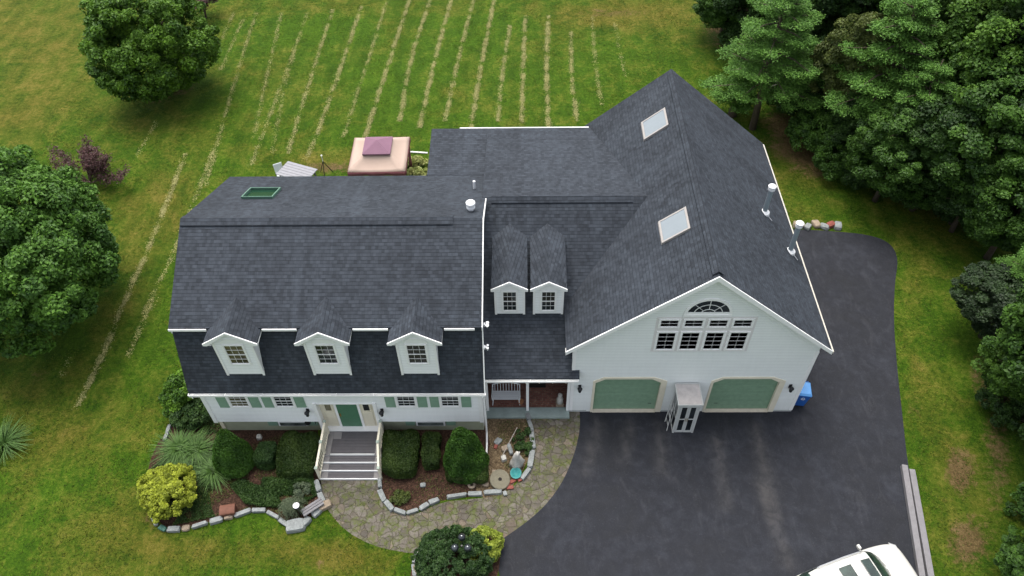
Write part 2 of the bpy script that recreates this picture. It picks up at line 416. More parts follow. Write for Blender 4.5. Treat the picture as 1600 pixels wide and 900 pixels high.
def unit(v): return v/np.maximum(np.linalg.norm(v, axis=-1, keepdims=True), 1e-9)
def leaves(C, N, size, aspect=.6, rng=RNG, jit=.6):
    """rhombic leaves at C facing about N"""
    n = len(C); nn = unit(N+rng.normal(0, jit, (n, 3)))
    t = unit(np.cross(nn, rng.normal(0, 1, (n, 3)))); b = np.cross(nn, t)
    s = (size*rng.uniform(.6, 1.35, n))[:, None] if np.isscalar(size) else (size*rng.uniform(.7, 1.3, n))[:, None]
    a = t*s*.5; b = b*s*.5*aspect; dr = nn*s*-.12
    return np.stack([C-a+dr, C-b, C+a+dr, C+b], 1)

def crown(name, R3, ncl, rcl, nleaf, lsize, mat, parent, rng, center=(0, 0, 0), low=-.45, core=.25, aspect=.62, gap=0):
    """clumped crown: lumps on an uneven ellipsoid, leaves on each lump"""
    d = unit(rng.normal(0, 1, (ncl*3, 3))); d = d[d[:, 2] > low][:ncl]; m = len(d)
    # uneven outline by a few low frequency waves
    ph = rng.uniform(0, 6.28, 6); k = rng.normal(0, 1, (6, 3))*1.7
    wob = sum(np.sin(d@k[i]+ph[i]) for i in range(6))/6
    rad = (.80+.38*wob+rng.uniform(-.10, .06, m))
    spr = rng.random(m) < .18; rad = np.where(spr, rad*rng.uniform(1.02, 1.18, m), rad); inner = rng.random(m) < core; rad = np.where(inner, rad*rng.uniform(.35, .75, m), rad)
    cc = d*rad[:, None]*np.array(R3)
    cr = rcl*rng.uniform(.6, 1.3, m)*np.where(spr, .7, 1)
    ct = rng.uniform(-.26, .26, m)
    idx = rng.integers(0, m, nleaf)
    ld = unit(rng.normal(0, 1, (nleaf, 3))+d[idx]*.8+np.array([0, 0, .45]))
    lr = rng.uniform(.5, 1.08, nleaf)**.6
    P = cc[idx]+ld*(cr[idx]*lr)[:, None]*np.array([1, 1, .8])
    if gap:
        keep = np.ones(nleaf, bool)
        g = sum(np.sin(P@(rng.normal(0, 1, 3)*2.2)+rng.uniform(0, 6)) for _ in range(5))/5
        keep = g > -gap; P, ld, idx = P[keep], ld[keep], idx[keep]
    P = P+np.array(center)
    V = leaves(P, ld*.7+np.array([0, 0, .55]), lsize, aspect, rng)
    tint = .42+ct[idx]+rng.normal(0, .17, len(P))
    return quads(name, V, tint, mat, parent)

def trunk_mb(h, r, cr, rng, n=9, start=.3):
    mb = MB(); pts = [Vector((rng.normal(0, .04*i), rng.normal(0, .04*i), h*i/5)) for i in range(6)]
    mb.tube(pts, [r*(1-.14*i) for i in range(6)], 9)
    for i in range(n):
        a = 6.28*i/n+rng.uniform(-.3, .3); z0 = h*rng.uniform(start, .9); L = cr*rng.uniform(.55, .85)
        p0 = Vector((0, 0, z0)); p1 = p0+Vector((math.cos(a)*L*.5, math.sin(a)*L*.5, L*.3)); p2 = p0+Vector((math.cos(a)*L, math.sin(a)*L, L*.55))
        mb.tube([p0, p1, p2], [r*.4, r*.25, r*.08], 6)
    return mb

def copy_tree(o, parent=None):
    c = o.copy(); COL.objects.link(c); c.parent = parent
    for ch in o.children: copy_tree(ch, c)
    return c

# ------------------------------------------------------------------ GROUND
def inpoly(P, poly):
    x, y = P[:, 0], P[:, 1]; r = np.zeros(len(P), bool); n = len(poly)
    for i in range(n):
        x0, y0 = poly[i][0], poly[i][1]; x1, y1 = poly[(i+1) % n][0], poly[(i+1) % n][1]
        if y0 == y1: continue
        c = ((y0 > y) != (y1 > y)) & (x < (x1-x0)*(y-y0)/(y1-y0)+x0); r ^= c
    return r
def gpoly(px): return [at(*p) for p in px]
def smoothloop(pts, it=2):
    P = [Vector((p[0], p[1], 0)) for p in pts]
    for _ in range(it):
        Q = []
        for i in range(len(P)):
            a, b = P[i], P[(i+1) % len(P)]; Q += [a*.75+b*.25, a*.25+b*.75]
        P = Q
    return P
def smoothline(pts, it=2):
    P = [Vector(p) for p in pts]
    for _ in range(it):
        Q = [P[0]]
        for i in range(len(P)-1): a, b = P[i], P[i+1]; Q += [a*.75+b*.25, a*.25+b*.75]
        P = Q+[P[-1]]
    return P

def proj_arr(X, Y):
    c, s = math.cos(YAW), math.sin(YAW); z = -CAM_H
    x = X*c-Y*s; y = X*s+Y*c; d = y*math.cos(TH)-z*math.sin(TH); u = y*math.sin(TH)+z*math.cos(TH)
    d = np.maximum(d, .1); a = F*x/d; b = -F*u/d; c, s = math.cos(ROLL), math.sin(ROLL)
    return 800+a*c-b*s, 450+a*s+b*c

def axis(lo, hi, step, far):
    a = list(np.arange(lo, hi+1e-6, step)); s = step
    while a[-1] < far: s *= 1.35; a.append(a[-1]+s)
    s = step; b = []
    x = lo
    while x > -far: s *= 1.35; x -= s; b.append(x)
    return np.array(b[::-1]+a)
gx = axis(-44, 44, .22, 900); gy = axis(2, 66, .22, 900)
X, Y = np.meshgrid(gx, gy, indexing='ij'); nx, ny = X.shape
PX, PY = proj_arr(X, Y)
def blobs(L):
    v = np.zeros_like(X)
    for px, py, rx, ry, a, rot in L:
        dx, dy = PX-px, PY-py; c, s = math.cos(R(rot)), math.sin(R(rot)); u = dx*c+dy*s; w = -dx*s+dy*c
        v += a*np.exp(-(u/rx)**2-(w/ry)**2)
    return v
dry = .16+blobs([(250, 300, 60, 160, .22, 20), (1060, 300, 400, 20, .0, 0), (1240, 330, 40, 10, .2, 0), (30, 780, 60, 60, .12, 0), (70, 60, 140, 60, .45, -20), (60, 160, 120, 60, .42, -30), (330, 20, 60, 25, .2, 0), (0, 0, 120, 60, .3, 0), (170, 260, 60, 120, .12, 20), (190, 450, 50, 170, .2, 15),
    (110, 690, 110, 40, .45, -10), (60, 620, 80, 50, .3, 0), (200, 820, 80, 60, .45, -20), (100, 880, 90, 40, .1, 0), (330, 860, 120, 25, .45, 0), (500, 870, 90, 30, .5, 0), (580, 880, 60, 25, .4, 0),
    (380, 235, 90, 25, .12, 0), (500, 255, 60, 15, .5, 0), (550, 240, 60, 20, .2, 0), (960, 25, 120, 22, .55, 0), (1050, 60, 80, 60, .3, 30), (1110, 200, 60, 80, .15, 30), (460, 120, 60, 30, .2, 0),
    (1260, 240, 60, 60, .5, 30), (1480, 330, 90, 40, .4, 15), (1430, 470, 20, 120, .25, 0), (1450, 620, 40, 70, .35, 0), (1500, 760, 60, 90, .4, 0), (1530, 870, 60, 60, .3, 0), (1400, 300, 100, 30, .2, 10),
    (250, 640, 30, 60, .15, 0), (620, 10, 400, 12, .25, 0), (270, 330, 30, 60, .2, 0)])
bare = blobs([(1245, 225, 70, 40, .55, 40), (1150, 60, 60, 25, .35, 40), (60, 590, 60, 20, .25, -10), (270, 330, 20, 20, .2, 0), (1270, 240, 35, 24, .6, 30), (1240, 205, 40, 20, .45, 40), (1180, 110, 40, 30, .4, 50), (1500, 740, 22, 40, .75, -5), (1515, 850, 32, 40, .7, 0), (1540, 330, 45, 18, .5, 10), (1430, 640, 20, 30, .3, 0),
    (1560, 700, 25, 120, .45, 0), (1545, 580, 30, 60, .45, 0), (1480, 320, 80, 20, .35, 10), (175, 560, 50, 25, .2, -20), (270, 145, 45, 12, .5, -25), (520, 262, 50, 10, .6, 0), (960, 20, 90, 8, .35, 0), (170, 445, 14, 40, .25, 30), (490, 880, 30, 14, .3, 0), (230, 815, 26, 20, .35, 0), (1130, 40, 30, 40, .4, 20)])
EDGE = [(1085, -60), (1110, 10), (1150, 60), (1215, 110), (1290, 175), (1330, 235), (1420, 280), (1500, 305), (1560, 345), (1592, 400), (1560, 440), (1560, 560), (1590, 640), (1640, 760), (1700, 980), (2600, 980), (2600, -200)]
ep = [at(*p) for p in EDGE]; ep += [Vector((200, 5, 0)), Vector((900, 5, 0)), Vector((900, 900, 0)), Vector((14, 900, 0))]
epl = [(p.x, p.y) for p in ep[:15]]+[(60, 2), (900, 2), (900, 900), (14, 900)]
lit = inpoly(np.c_[X.ravel(), Y.ravel()], epl).reshape(X.shape).astype(float)
for _ in range(5):                                # soften the litter's edge
    l2 = lit.copy(); l2[1:-1, 1:-1] = (lit[1:-1, 1:-1]*2+lit[:-2, 1:-1]+lit[2:, 1:-1]+lit[1:-1, :-2]+lit[1:-1, 2:])/6; lit = l2
me = bpy.data.meshes.new('ground')
Z = np.zeros_like(X)
me.vertices.add(nx*ny); me.vertices.foreach_set('co', np.stack([X, Y, Z], -1).astype(np.float32).ravel())
ii, jj = np.meshgrid(np.arange(nx-1), np.arange(ny-1), indexing='ij'); a0 = (ii*ny+jj).ravel()
fa = np.stack([a0, a0+ny, a0+ny+1, a0+1], 1).astype(np.int32)
me.loops.add(fa.size); me.loops.foreach_set('vertex_index', fa.ravel()); me.polygons.add(len(fa))
me.polygons.foreach_set('loop_start', np.arange(0, fa.size, 4, dtype=np.int32)); me.polygons.foreach_set('loop_total', np.full(len(fa), 4, dtype=np.int32)); me.update(calc_edges=True)
for nm, arr in (('dry', dry), ('bare', bare*1.3), ('litter', lit)):
    at_ = me.attributes.new(nm, 'FLOAT', 'POINT'); at_.data.foreach_set('value', arr.ravel().astype(np.float32))
me.materials.append(M_LAWN)
g = bpy.data.objects.new('ground', me); COL.objects.link(g); tag(g, kind='structure')

def sheet(name, pts, z, mat, kind='structure', grid=None, wear=None):
    """flat sheet inside an outline, triangulated on a grid when an attribute is needed"""
    bm = bmesh.new(); vs = [bm.verts.new((p[0], p[1], z)) for p in pts]; fc = bm.faces.new(vs)
    if fc.normal.z < 0: fc.normal_flip()
    bm.normal_update()
    if bm.faces[:][0].normal.z < 0: bmesh.ops.reverse_faces(bm, faces=bm.faces[:])
    if grid:
        xs = [p[0] for p in pts]; ys = [p[1] for p in pts]
        for ax, lo, hi in ((0, min(xs), max(xs)), (1, min(ys), max(ys))):
            x = lo+grid
            while x < hi:
                no = [0, 0, 0]; no[ax] = 1; co = [0, 0, 0]; co[ax] = x
                bmesh.ops.bisect_plane(bm, geom=bm.verts[:]+bm.edges[:]+bm.faces[:], plane_co=co, plane_no=no); x += grid
    m = bpy.data.meshes.new(name); bm.to_mesh(m); bm.free(); m.materials.append(mat)
    if wear is not None:
        a = m.attributes.new('wear', 'FLOAT', 'POINT'); a.data.foreach_set('value', [wear(v.co) for v in m.vertices])
    o = bpy.data.objects.new(name, m); COL.objects.link(o); tag(o, kind=kind); return o

DRIVE = [(905, 636), (907, 660), (903, 690), (893, 722), (878, 755), (855, 787), (828, 812), (800, 832), (779, 846), (774, 870), (782, 905), (800, 960), (815, 1060),
         (1520, 1060), (1465, 940), (1447, 860), (1432, 790), (1418, 725), (1410, 650), (1402, 580), (1396, 500), (1398, 440), (1404, 405), (1392, 380), (1360, 367), (1300, 361), (1235, 358)]
dp = smoothline([at(*p) for p in DRIVE], 3); dp += [Vector((9, 26, 0)), Vector((3, 19, 0))]
TR = [((1120, 690), (1135, 790)), ((1180, 665), (1210, 800)), ((1030, 668), (1035, 740)), ((935, 660), (915, 740)), ((1190, 760), (1230, 880)), ((985, 660), (975, 720))]
TRW = [(at(*a), at(*b)) for a, b in TR]
def wear(co):
    v = 0
    for a, b in TRW:
        ab = b-a; t = max(0, min(1, (co-a).dot(ab)/ab.length_squared)); d = (Vector((co.x, co.y, 0))-(a+ab*t)).length
        v += .42*math.exp(-(d/.26)**2)*(1-.4*t)
    return min(1, v)
sheet('driveway', dp, .010, M_ASPH, grid=.3, wear=wear)

PATHP = [(492, 745), (500, 775), (515, 802), (540, 830), (580, 852), (622, 862), (660, 866), (720, 880), (779, 852), (800, 834), (828, 814), (855, 789), (880, 755), (895, 722), (905, 690), (908, 660), (906, 634), (820, 634), (832, 660), (836, 692), (831, 722), (812, 752), (785, 774), (735, 780), (690, 784), (645, 806), (615, 802), (592, 770), (592, 742)]
sheet('flagstone_path', smoothloop(gpoly(PATHP), 1), .005, M_FLAG)
LB = [(300, 640), (495, 640), (500, 748), (507, 788), (470, 822), (440, 810), (405, 797), (330, 815), (265, 830), (240, 806), (225, 760), (240, 700), (268, 665)]
sheet('mulch_bed_left', smoothloop(gpoly(LB), 1), .005, M_MULCH)
RB = [(590, 640), (765, 640), (765, 700), (775, 745), (770, 774), (690, 780), (640, 800), (608, 794), (592, 762)]
sheet('mulch_bed_right', smoothloop(gpoly(RB), 1), .0085, M_MULCH)
GB = [(745, 636), (826, 636), (832, 665), (832, 705), (812, 745), (790, 772), (745, 780), (742, 740), (768, 700), (762, 680)]
sheet('leaf_litter_bed', smoothloop(gpoly(GB), 1), .0125, M_GRAVEL)
LB2 = [(640, 905), (645, 880), (660, 862), (705, 838), (760, 832), (783, 850), (779, 900), (760, 940), (680, 940)]
sheet('mulch_bed_front', smoothloop(gpoly(LB2), 1), .0165, M_MULCH)
# ------------------------------------------------------------------ HOUSE (one building: gambrel wing, middle wing, garage wing)
HO = empty('house', (-1.7, 18, 0), 0, 'white sided house with dark shingle roofs, five dormers and a two-door garage wing', 'house')
def part(mb, name, m, parent=HO, **k): return mb.build(name, m, parent, **k)
GX0, GX1, GY = -13.08, -1.74, 17.25        # gambrel wing wall
HY2 = 26.6
# walls
gam = [(17.25, 3.85), (18.12, 6.3), (21.75, 8.42), (26.6, 6.38)]
mb = MB()
# front siding with a notch for the entry, 0.12 thick
fr = [(GX0, 1.16), (-8.53, 1.16), (-8.53, 2.52), (-6.2, 2.52), (-6.2, 1.16), (GX1, 1.16), (GX1, 3.8), (GX0, 3.8)]
mb.prism([(x, GY, z) for x, z in fr], (0, .14, 0))
mb.box(GX0, GX1, HY2-.15, HY2, .3, 6.3)
for x in (GX0, GX1-.14):
    poly = [(x, 17.39, 1.16), (x, 17.56, 1.16), (x, 17.56, .3), (x, HY2-.15, .3), (x, HY2-.15, 6.35), (x, 21.75, 8.4), (x, 18.2, 6.35), (x, 17.39, 3.95)]
    mb.prism(poly, (.14, 0, 0))
part(mb, 'siding_wall', M_SID)
mb = MB().box(GX0+.02, -8.6, 17.55, 17.75, -.1, 1.16).box(-6.13, GX1-.02, 17.55, 17.75, -.1, 1.16).box(GX0+.02, GX1-.02, 17.76, HY2-.02, -.1, .3)
part(mb, 'foundation', M_FOUND)
for a, b in ((GX0, -8.6), (-6.13, GX1)): part(MB().box(a, b, 17.40, 17.549, 1.06, 1.155), 'overhang_soffit', M_CREAM)
for x in (GX0, GX1):
    s = 1 if x == GX0 else -1
    mb = MB().box(min(x-.03*s, x+.14*s), max(x-.03*s, x+.14*s), GY-.03, GY+.12, 1.12, 3.7)
    part(mb, 'corner_board', M_TRIM)
part(MB().box(GX0-.02, GX0+.13, 17.50, 17.62, 0, 1.1), 'corner_post', M_CREAM)
# roofs
XL, XR = -13.36, -1.60
part(MB().slab([(XL, 17.93, 6.62), (XR, 17.93, 6.62), (XR, 21.75, 8.60), (XL, 21.75, 8.60)], .12)
     .slab([(XR, 26.9, 6.42), (XL, 26.9, 6.42), (XL, 21.753, 8.60), (XR, 21.753, 8.60)], .12), 'upper_roof', M_SH)
part(MB().slab([(XL, 17.08, 3.60), (XR, 17.08, 3.60), (XR, 18.10, 6.46), (XL, 18.10, 6.46)], .25), 'lower_roof', M_SH)
part(MB().slab([(XL, 26.95, 3.4), (XR, 26.95, 3.4), (XR, 26.62, 6.25), (XL, 26.62, 6.25)][::-1], .2), 'rear_lower_roof', M_SH)
rc = MB()
def ventshadow(x0, x1, y, z, sl1, w, h):  # black strip standing in for the shadow line under the vent cap
    return part(MB().box(x0+.02, x1-.02, y-w+.025, y-w+.07, z-w*sl1-.05, z-w*sl1+h-.012), 'vent_shadow_strip', M_BLACK)
def ridgecap(x0, x1, y, z, sl1, sl2, w=.26, h=.05):
    m = MB(); 
    pts = [(0, y-w, z-w*sl1+h), (0, y, z+h), (0, y+w, z-w*sl2+h), (0, y+w, z-w*sl2+h-.03), (0, y, z+h-.03), (0, y-w, z-w*sl1+h-.03)]
    m.prism([(x0, p[1], p[2]) for p in pts], (x1-x0, 0, 0)); return m
part(ridgecap(XL+.02, -2.75, 21.75, 8.60, .52, .42, .27, .065), 'ridge_vent', M_SH); ventshadow(XL+.02, -2.75, 21.75, 8.60, .52, .27, .065)
# rakes (white boards on gable ends)
def rakeboard(x, pts, w=.2, th=.04, name='rake_board'):
    m = MB()
    for (y0, z0), (y1, z1) in zip(pts[:-1], pts[1:]):
        m.prism([(x, y0, z0), (x, y1, z1), (x, y1, z1-w), (x, y0, z0-w)], (th, 0, 0))
    return part(m, name, M_TRIM)
rakeboard(XR+.003, [(17.93, 6.60), (21.75, 8.57), (26.9, 6.40)]); rakeboard(XR+.003, [(17.06, 3.58), (18.08, 6.43)], .25)
rakeboard(XL+.01, [(17.95, 6.49), (21.75, 8.47), (26.9, 6.29)]); rakeboard(XL+.01, [(17.10, 3.33), (18.12, 6.15)], .2)
# white fascia pieces at the break, between dormers
DC = [-10.89, -7.48, -4.05]
segs = [(XL-.02, DC[0]-1.05), (DC[0]+1.05, DC[1]-1.05), (DC[1]+1.05, DC[2]-1.05), (DC[2]+1.05, -1.86)]
for a, b in segs: part(MB().box(a, b, 17.88, 17.925, 6.47, 6.58), 'break_fascia', M_TRIM, bevel=.008)
# gutters
def gutter(x0, x1, y0, y1, z0, z1, name='gutter'):
    m = MB().box(x0, x1, y0, y0+.02, z0, z1).box(x0, x1, y1-.02, y1, z0, z1).box(x0, x1, y0, y1, z0-.02, z0-.0005)
    n = max(1, int((x1-x0)/1.35))
    for i in range(n+1):
        x = x0+(x1-x0)*i/n; m.box(x-.012, x+.012, y0-.006, y1+.004, z1-.01, z1+.012)
    return part(m, name, M_TRIM)
gutter(XL, XR+.05, 16.98, 17.07, 3.44, 3.53)
part(MB().box(XL+.05, XR-.05, 17.09, 17.245, 3.28, 3.33), 'eave_soffit', M_TRIM)
part(MB().tube([(-1.66, 17.0, 3.42), (-1.62, 17.1, 3.2), (-1.62, 17.13, .5), (-1.62, 16.85, .12), (-1.62, 16.35, .06)], .04, 8), 'downspout', M_TRIM)

def muntins(fr, x0, x1, z0, z1, y, nx_, nz_, w=.018, mat=M_TRIM, name='muntins'):
    m = MB()
    for i in range(1, nx_): xx = x0+(x1-x0)*i/nx_; m.box(xx-w/2, xx+w/2, y-.012, y-.001, z0, z1)
    for j in range(1, nz_): zz = z0+(z1-z0)*j/nz_; m.box(x0, x1, y-.014, y-.001, zz-w/2, zz+w/2)
    return m
def window(parent, xc, w, z0, z1, y, cols=3, rows=4, sash=True, casing=.10, glass=M_GLASS, proud=.05, label=None):
    """double hung window: casing box proud of the wall plane y (facing -y)"""
    x0, x1 = xc-w/2, xc+w/2
    m = MB().box(x0-casing, x0, y-proud, y+.01, z0-casing, z1+casing).box(x1, x1+casing, y-proud, y+.01, z0-casing, z1+casing)
    m.box(x0, x1, y-proud, y+.01, z1, z1+casing).box(x0, x1, y-proud-.005, y+.01, z0-casing*.8, z0)
    f = part(m, 'window', M_TRIM, parent, bevel=.006)
    if label: f['label'] = label
    p = MB().box(x0, x1, y-.012, y+.005, z0, z1); lev = f if parent is HO else parent
    part(p, 'pane', glass, lev)
    mm = muntins(None, x0, x1, z0, z1, y-.014, cols, rows, .009)
    if sash: zc = (z0+z1)/2; mm.box(x0, x1, y-.035, y-.013, zc-.015, zc+.015)
    mm.box(x0, x0+.018, y-.03, y-.013, z0, z1).box(x1-.018, x1, y-.03, y-.013, z0, z1).box(x0, x1, y-.03, y-.013, z0, z0+.02)
    part(mm, 'sash', M_TRIM, lev)
    return f
def shutter(xc, w, z0, z1, y):
    m = MB().box(xc-w/2, xc+w/2, y-.03, y+.005, z0, z1)
    for a, b in ((z0+.05, (z0+z1)/2-.03), ((z0+z1)/2+.03, z1-.05)): m.box(xc-w/2+.05, xc+w/2-.05, y-.038, y-.029, a, b)
    return part(m, 'shutter', M_GREEN, bevel=.005)
for xc, gl in ((-11.63, M_GLASSB), (-9.79, M_GLASS), (-4.80, M_GLASS), (-3.02, M_GLASS)):
    window(HO, xc, .70, 2.38, 3.16, GY, 3, 4, glass=gl)
for xs in (-12.30, -10.98, -10.45, -9.14, -5.46, -4.16, -3.64, -2.37): shutter(xs, .40, 2.28, 3.24, GY)
for xc in (-9.95, -4.03):       # basement windows tucked under the overhang
    f = part(MB().box(xc-.62, xc+.62, 17.49, 17.56, .42, .74), 'basement_window', M_TRIM)
    part(MB().box(xc-.55, xc+.55, 17.475, 17.495, .47, .70), 'pane', glass('basement_glass', (.10, .12, .11), .2), f)
    for s in (-1, 1): part(MB().box(xc+s*.87-.2, xc+s*.87+.2, 17.50, 17.545, .44, .72), 'shutter', M_GREEN)
# entry
EY = 17.47
part(MB().box(-8.53, -6.2, EY, EY+.1, .36, 2.52), 'entry_wall', M_CREAM)
m = MB().box(-8.66, -8.52, 17.19, EY, .40, 2.60).box(-6.21, -6.07, 17.19, EY, .40, 2.60).box(-8.52, -6.21, 17.22, EY, 2.50, 2.56)
part(m, 'entry_surround', M_TRIM, bevel=.008)
part(MB().box(-8.5, -6.22, 17.22, EY, .36, .47), 'door_sill', M_TRIM)
dx0, dx1 = -7.82, -6.95
part(MB().box(dx0-.10, dx0, EY-.04, EY+.0, .47, 2.47).box(dx1, dx1+.10, EY-.04, EY, .47, 2.47).box(dx0, dx1, EY-.04, EY, 2.40, 2.47), 'door_frame', M_TRIM)
m = MB().box(dx0, dx1, EY-.03, EY-.001, .48, 2.40)
for a, b in ((.56, 1.2), (1.3, 1.75), (1.85, 2.3)):
    for c, d in ((dx0+.08, dx0+.40), (dx0+.47, dx1-.08)): m.box(c, d, EY-.036, EY-.029, a, b)
dr = part(m, 'front_door', M_FDOOR, bevel=.004)
part(MB().tube([(dx0+.07, EY-.03, 1.38), (dx0+.07, EY-.08, 1.38)], .025, 10).box(dx0+.04, dx0+.10, EY-.05, EY-.029, 1.28, 1.5), 'handle', M_BRASS, dr)
for xc in (-8.17, -6.58):
    sl = part(MB().box(xc-.2, xc+.2, EY-.025, EY, .55, 1.55).box(xc-.2, xc+.2, EY-.025, EY, 1.64, 2.40), 'sidelight', M_CREAM, bevel=.01)
    part(MB().box(xc-.12, xc+.12, EY-.032, EY-.024, 1.72, 2.34), 'pane', M_GLASSB if xc < -7 else M_GLASS, sl)
def lantern(x, y, z, parent=HO):
    m = MB().box(x-.06, x+.06, y-.03, y, z-.12, z+.12).tube([(x, y-.03, z+.06), (x, y-.13, z+.14), (x, y-.18, z+.10)], .015, 8)
    m.lathe((x, y-.18, z), [(.02, .16), (.10, .09), (.11, .07), (.03, .07)][::-1] if 0 else [(.05, -.16), (.06, -.14), (.02, -.14)], 10)
    m.lathe((x, y-.18, z), [(.11, .06), (.10, .09), (.02, .17)], 8)
    for a in range(6): an = a*math.pi/3; m.tube([(x+.055*math.cos(an), y-.18+.055*math.sin(an), z-.15), (x+.09*math.cos(an), y-.18+.09*math.sin(an), z+.07)], .008, 5)
    o = part(m, 'wall_lantern', M_BLACK, parent)
    part(MB().lathe((x, y-.18, z), [(.05, -.135), (.08, .055)], 10), 'lantern_glass', M_GLASS, o)
lantern(-8.95, GY, 2.05); lantern(-5.88, GY, 2.05)
part(MB().tube([(-8.9, 17.55, .9), (-8.9, 17.40, .9)], .05, 8).tube([(-8.9, 17.42, .9), (-8.9, 17.36, .8)], .02, 6), 'hose_tap', M_BLACK)
part(MB().lathe((-9.28, 17.48, .72), [(.0, -.03), (.13, -.03), (.13, .03), (.0, .03)], 12), 'hose_reel', M_BLACK)
# dormers of the gambrel wing
def dormer(xc, yf, z0, ze, zp, hw, ov, yb_e, yb_r, wz0, wz1, ww, glass=M_GLASS, side=True, rise=(0, 0)):
    d = part(MB().prism([(xc-hw, yf, z0), (xc+hw, yf, z0), (xc+hw, yf, ze-.02), (xc, yf, zp-.07), (xc-hw, yf, ze-.02)], (0, .12, 0)), 'dormer', M_SID)
    sl = (zp-ze)/hw; zl = ze-sl*ov
    # cheeks
    for s in (-1, 1):
        m = MB(); x = xc+s*hw; m.prism([(x, yf+.12, z0), (x, yf+.12, ze-.03), (x, yb_e-.25, ze-.12+rise[0]*.8), (x, yf+.15, z0)] , (-s*.08, 0, 0))
        part(m, 'cheek', M_SID, d)
    m = MB()
    for s in (-1, 1):
        e = xc+s*(hw+ov); m.slab([(xc, yf-.12, zp), (e, yf-.12, zl), (e, yb_e+.1, zl+rise[0]), (xc, yb_r, zp+rise[1])][::s] if 1 else [], .07)
    part(m, 'dormer_roof', M_SH, d)
    m = MB()                       # white raking fascia and side fascia
    for s in (-1, 1):
        e = xc+s*(hw+ov+.02)
        m.prism([(xc, yf-.165, zp+.0), (e, yf-.165, zl-.0), (e, yf-.165, zl-.11), (e-s*.16, yf-.165, zl-.11), (xc, yf-.165, zp-.10)], (0, .044, 0))
        if side: m.box(min(e-s*.06, e-s*.025), max(e-s*.06, e-s*.025), yf-.12, yb_e-.1, zl-.17, zl-.075)
        m.box(min(xc+s*hw, xc+s*(hw+ov)), max(xc+s*hw, xc+s*(hw+ov)), yf-.12, yf+.3, zl-.14, zl-.10)
        m.box(min(xc+s*(hw-.07), xc+s*(hw+.02)), max(xc+s*(hw-.07), xc+s*(hw+.02)), yf-.03, yf+.10, z0-.02, ze-.06)
    part(m, 'dormer_trim', M_TRIM, d, bevel=.005)
    # flat arch panel above the window
    rw = ww/2+.10; pts = [(xc+rw*math.cos(a), yf-.02, wz1+.09+rw*.72*math.sin(a)) for a in np.linspace(0, math.pi, 13)]
    m = MB().prism(pts, (0, .03, 0)); part(m, 'arch_panel', M_TRIM, d, bevel=.01)
    window(d, xc, ww, wz0, wz1, yf, 3, 4, casing=.07, glass=glass)
    return d
for i, xc in enumerate(DC):
    dormer(xc, 17.38, 4.40, 6.72, 7.20, .73, .27, 18.35, 18.95, 5.16, 6.28, .70, glass=M_GLASSB if i == 0 else M_GLASS)
# open green roof window in the rear slope
def onrear(x, y, dz=0): return (x, y, 8.60-.4235*(y-21.75)+dz)
m = MB(); a, b, c, d_ = -11.78, -10.46, 24.0, 25.15
for x0, x1, y0, y1 in ((a, a+.05, c, d_), (b-.05, b, c, d_), (a+.05, b-.05, c, c+.05), (a+.05, b-.05, d_-.05, d_)):
    m.slab([onrear(x0, y0, .13), onrear(x1, y0, .13), onrear(x1, y1, .13), onrear(x0, y1, .13)], .14)
sk = part(m, 'roof_window', simple('weathered_green_frame', (.10, .19, .14), .5, .15))
part(MB().slab([onrear(a+.07, c+.07, .02), onrear(b-.07, c+.07, .02), onrear(b-.07, d_-.07, .02), onrear(a+.07, d_-.07, .02)], .015), 'pane', simple('green_shaded_glass', (.010, .036, .02), .15, .3, 2), sk)
# roof vents
p = onrear(-2.1, 22.54); part(MB().lathe(p, [(.10, -.1), (.10, .12), (.17, .16), (.17, .22), (.12, .24), (.18, .30), (.19, .42), (.15, .46)], 18), 'roof_vent', M_WHITE, smooth=False)
p = onrear(-2.12, 25.1); part(MB().tube([Vector(p)-Vector((0, 0, .1)), Vector(p)+Vector((0, 0, .42))], .055, 12), 'vent_pipe', M_WHITE)
# flood lights on the right rake
for y, z, s in ((18.35, 6.25, 1), (17.85, 5.5, .7)):
    x = XR+.05; m = MB().box(x, x+.05, y-.06, y+.06, z-.06, z+.06)
    m.lathe((x+.14, y-.08, z), [(.03, -.06), (.07*s, .06)], 10).lathe((x+.14, y+.08, z-.02), [(.03, -.06), (.07*s, .05)], 10).tube([(x+.03, y, z), (x+.14, y-.06, z)], .02, 6).tube([(x+.03, y, z), (x+.14, y+.06, z)], .02, 6)
    part(m, 'flood_light', M_WHITE)

# ---- middle wing
MK, MR = .815, .21
zf = lambda y: 7.66-MK*(24-y)
zr = lambda y: 7.66-MR*(y-24)
P3 = lambda L, f: [(x, y, f(y)) for x, y in L]
m = MB().slab(P3([(-1.735, 18.2), (2.25, 18.2), (2.25, 18.45), (2.05, 18.45), (2.05, 20.8), (5.12, 23.95), (5.12, 24.0), (-1.735, 24.0)], zf), .10)
m.slab(P3([(-1.735, 24.003), (5.12, 24.003), (3.2, 30.56), (-1.735, 30.56)], zr), .10)
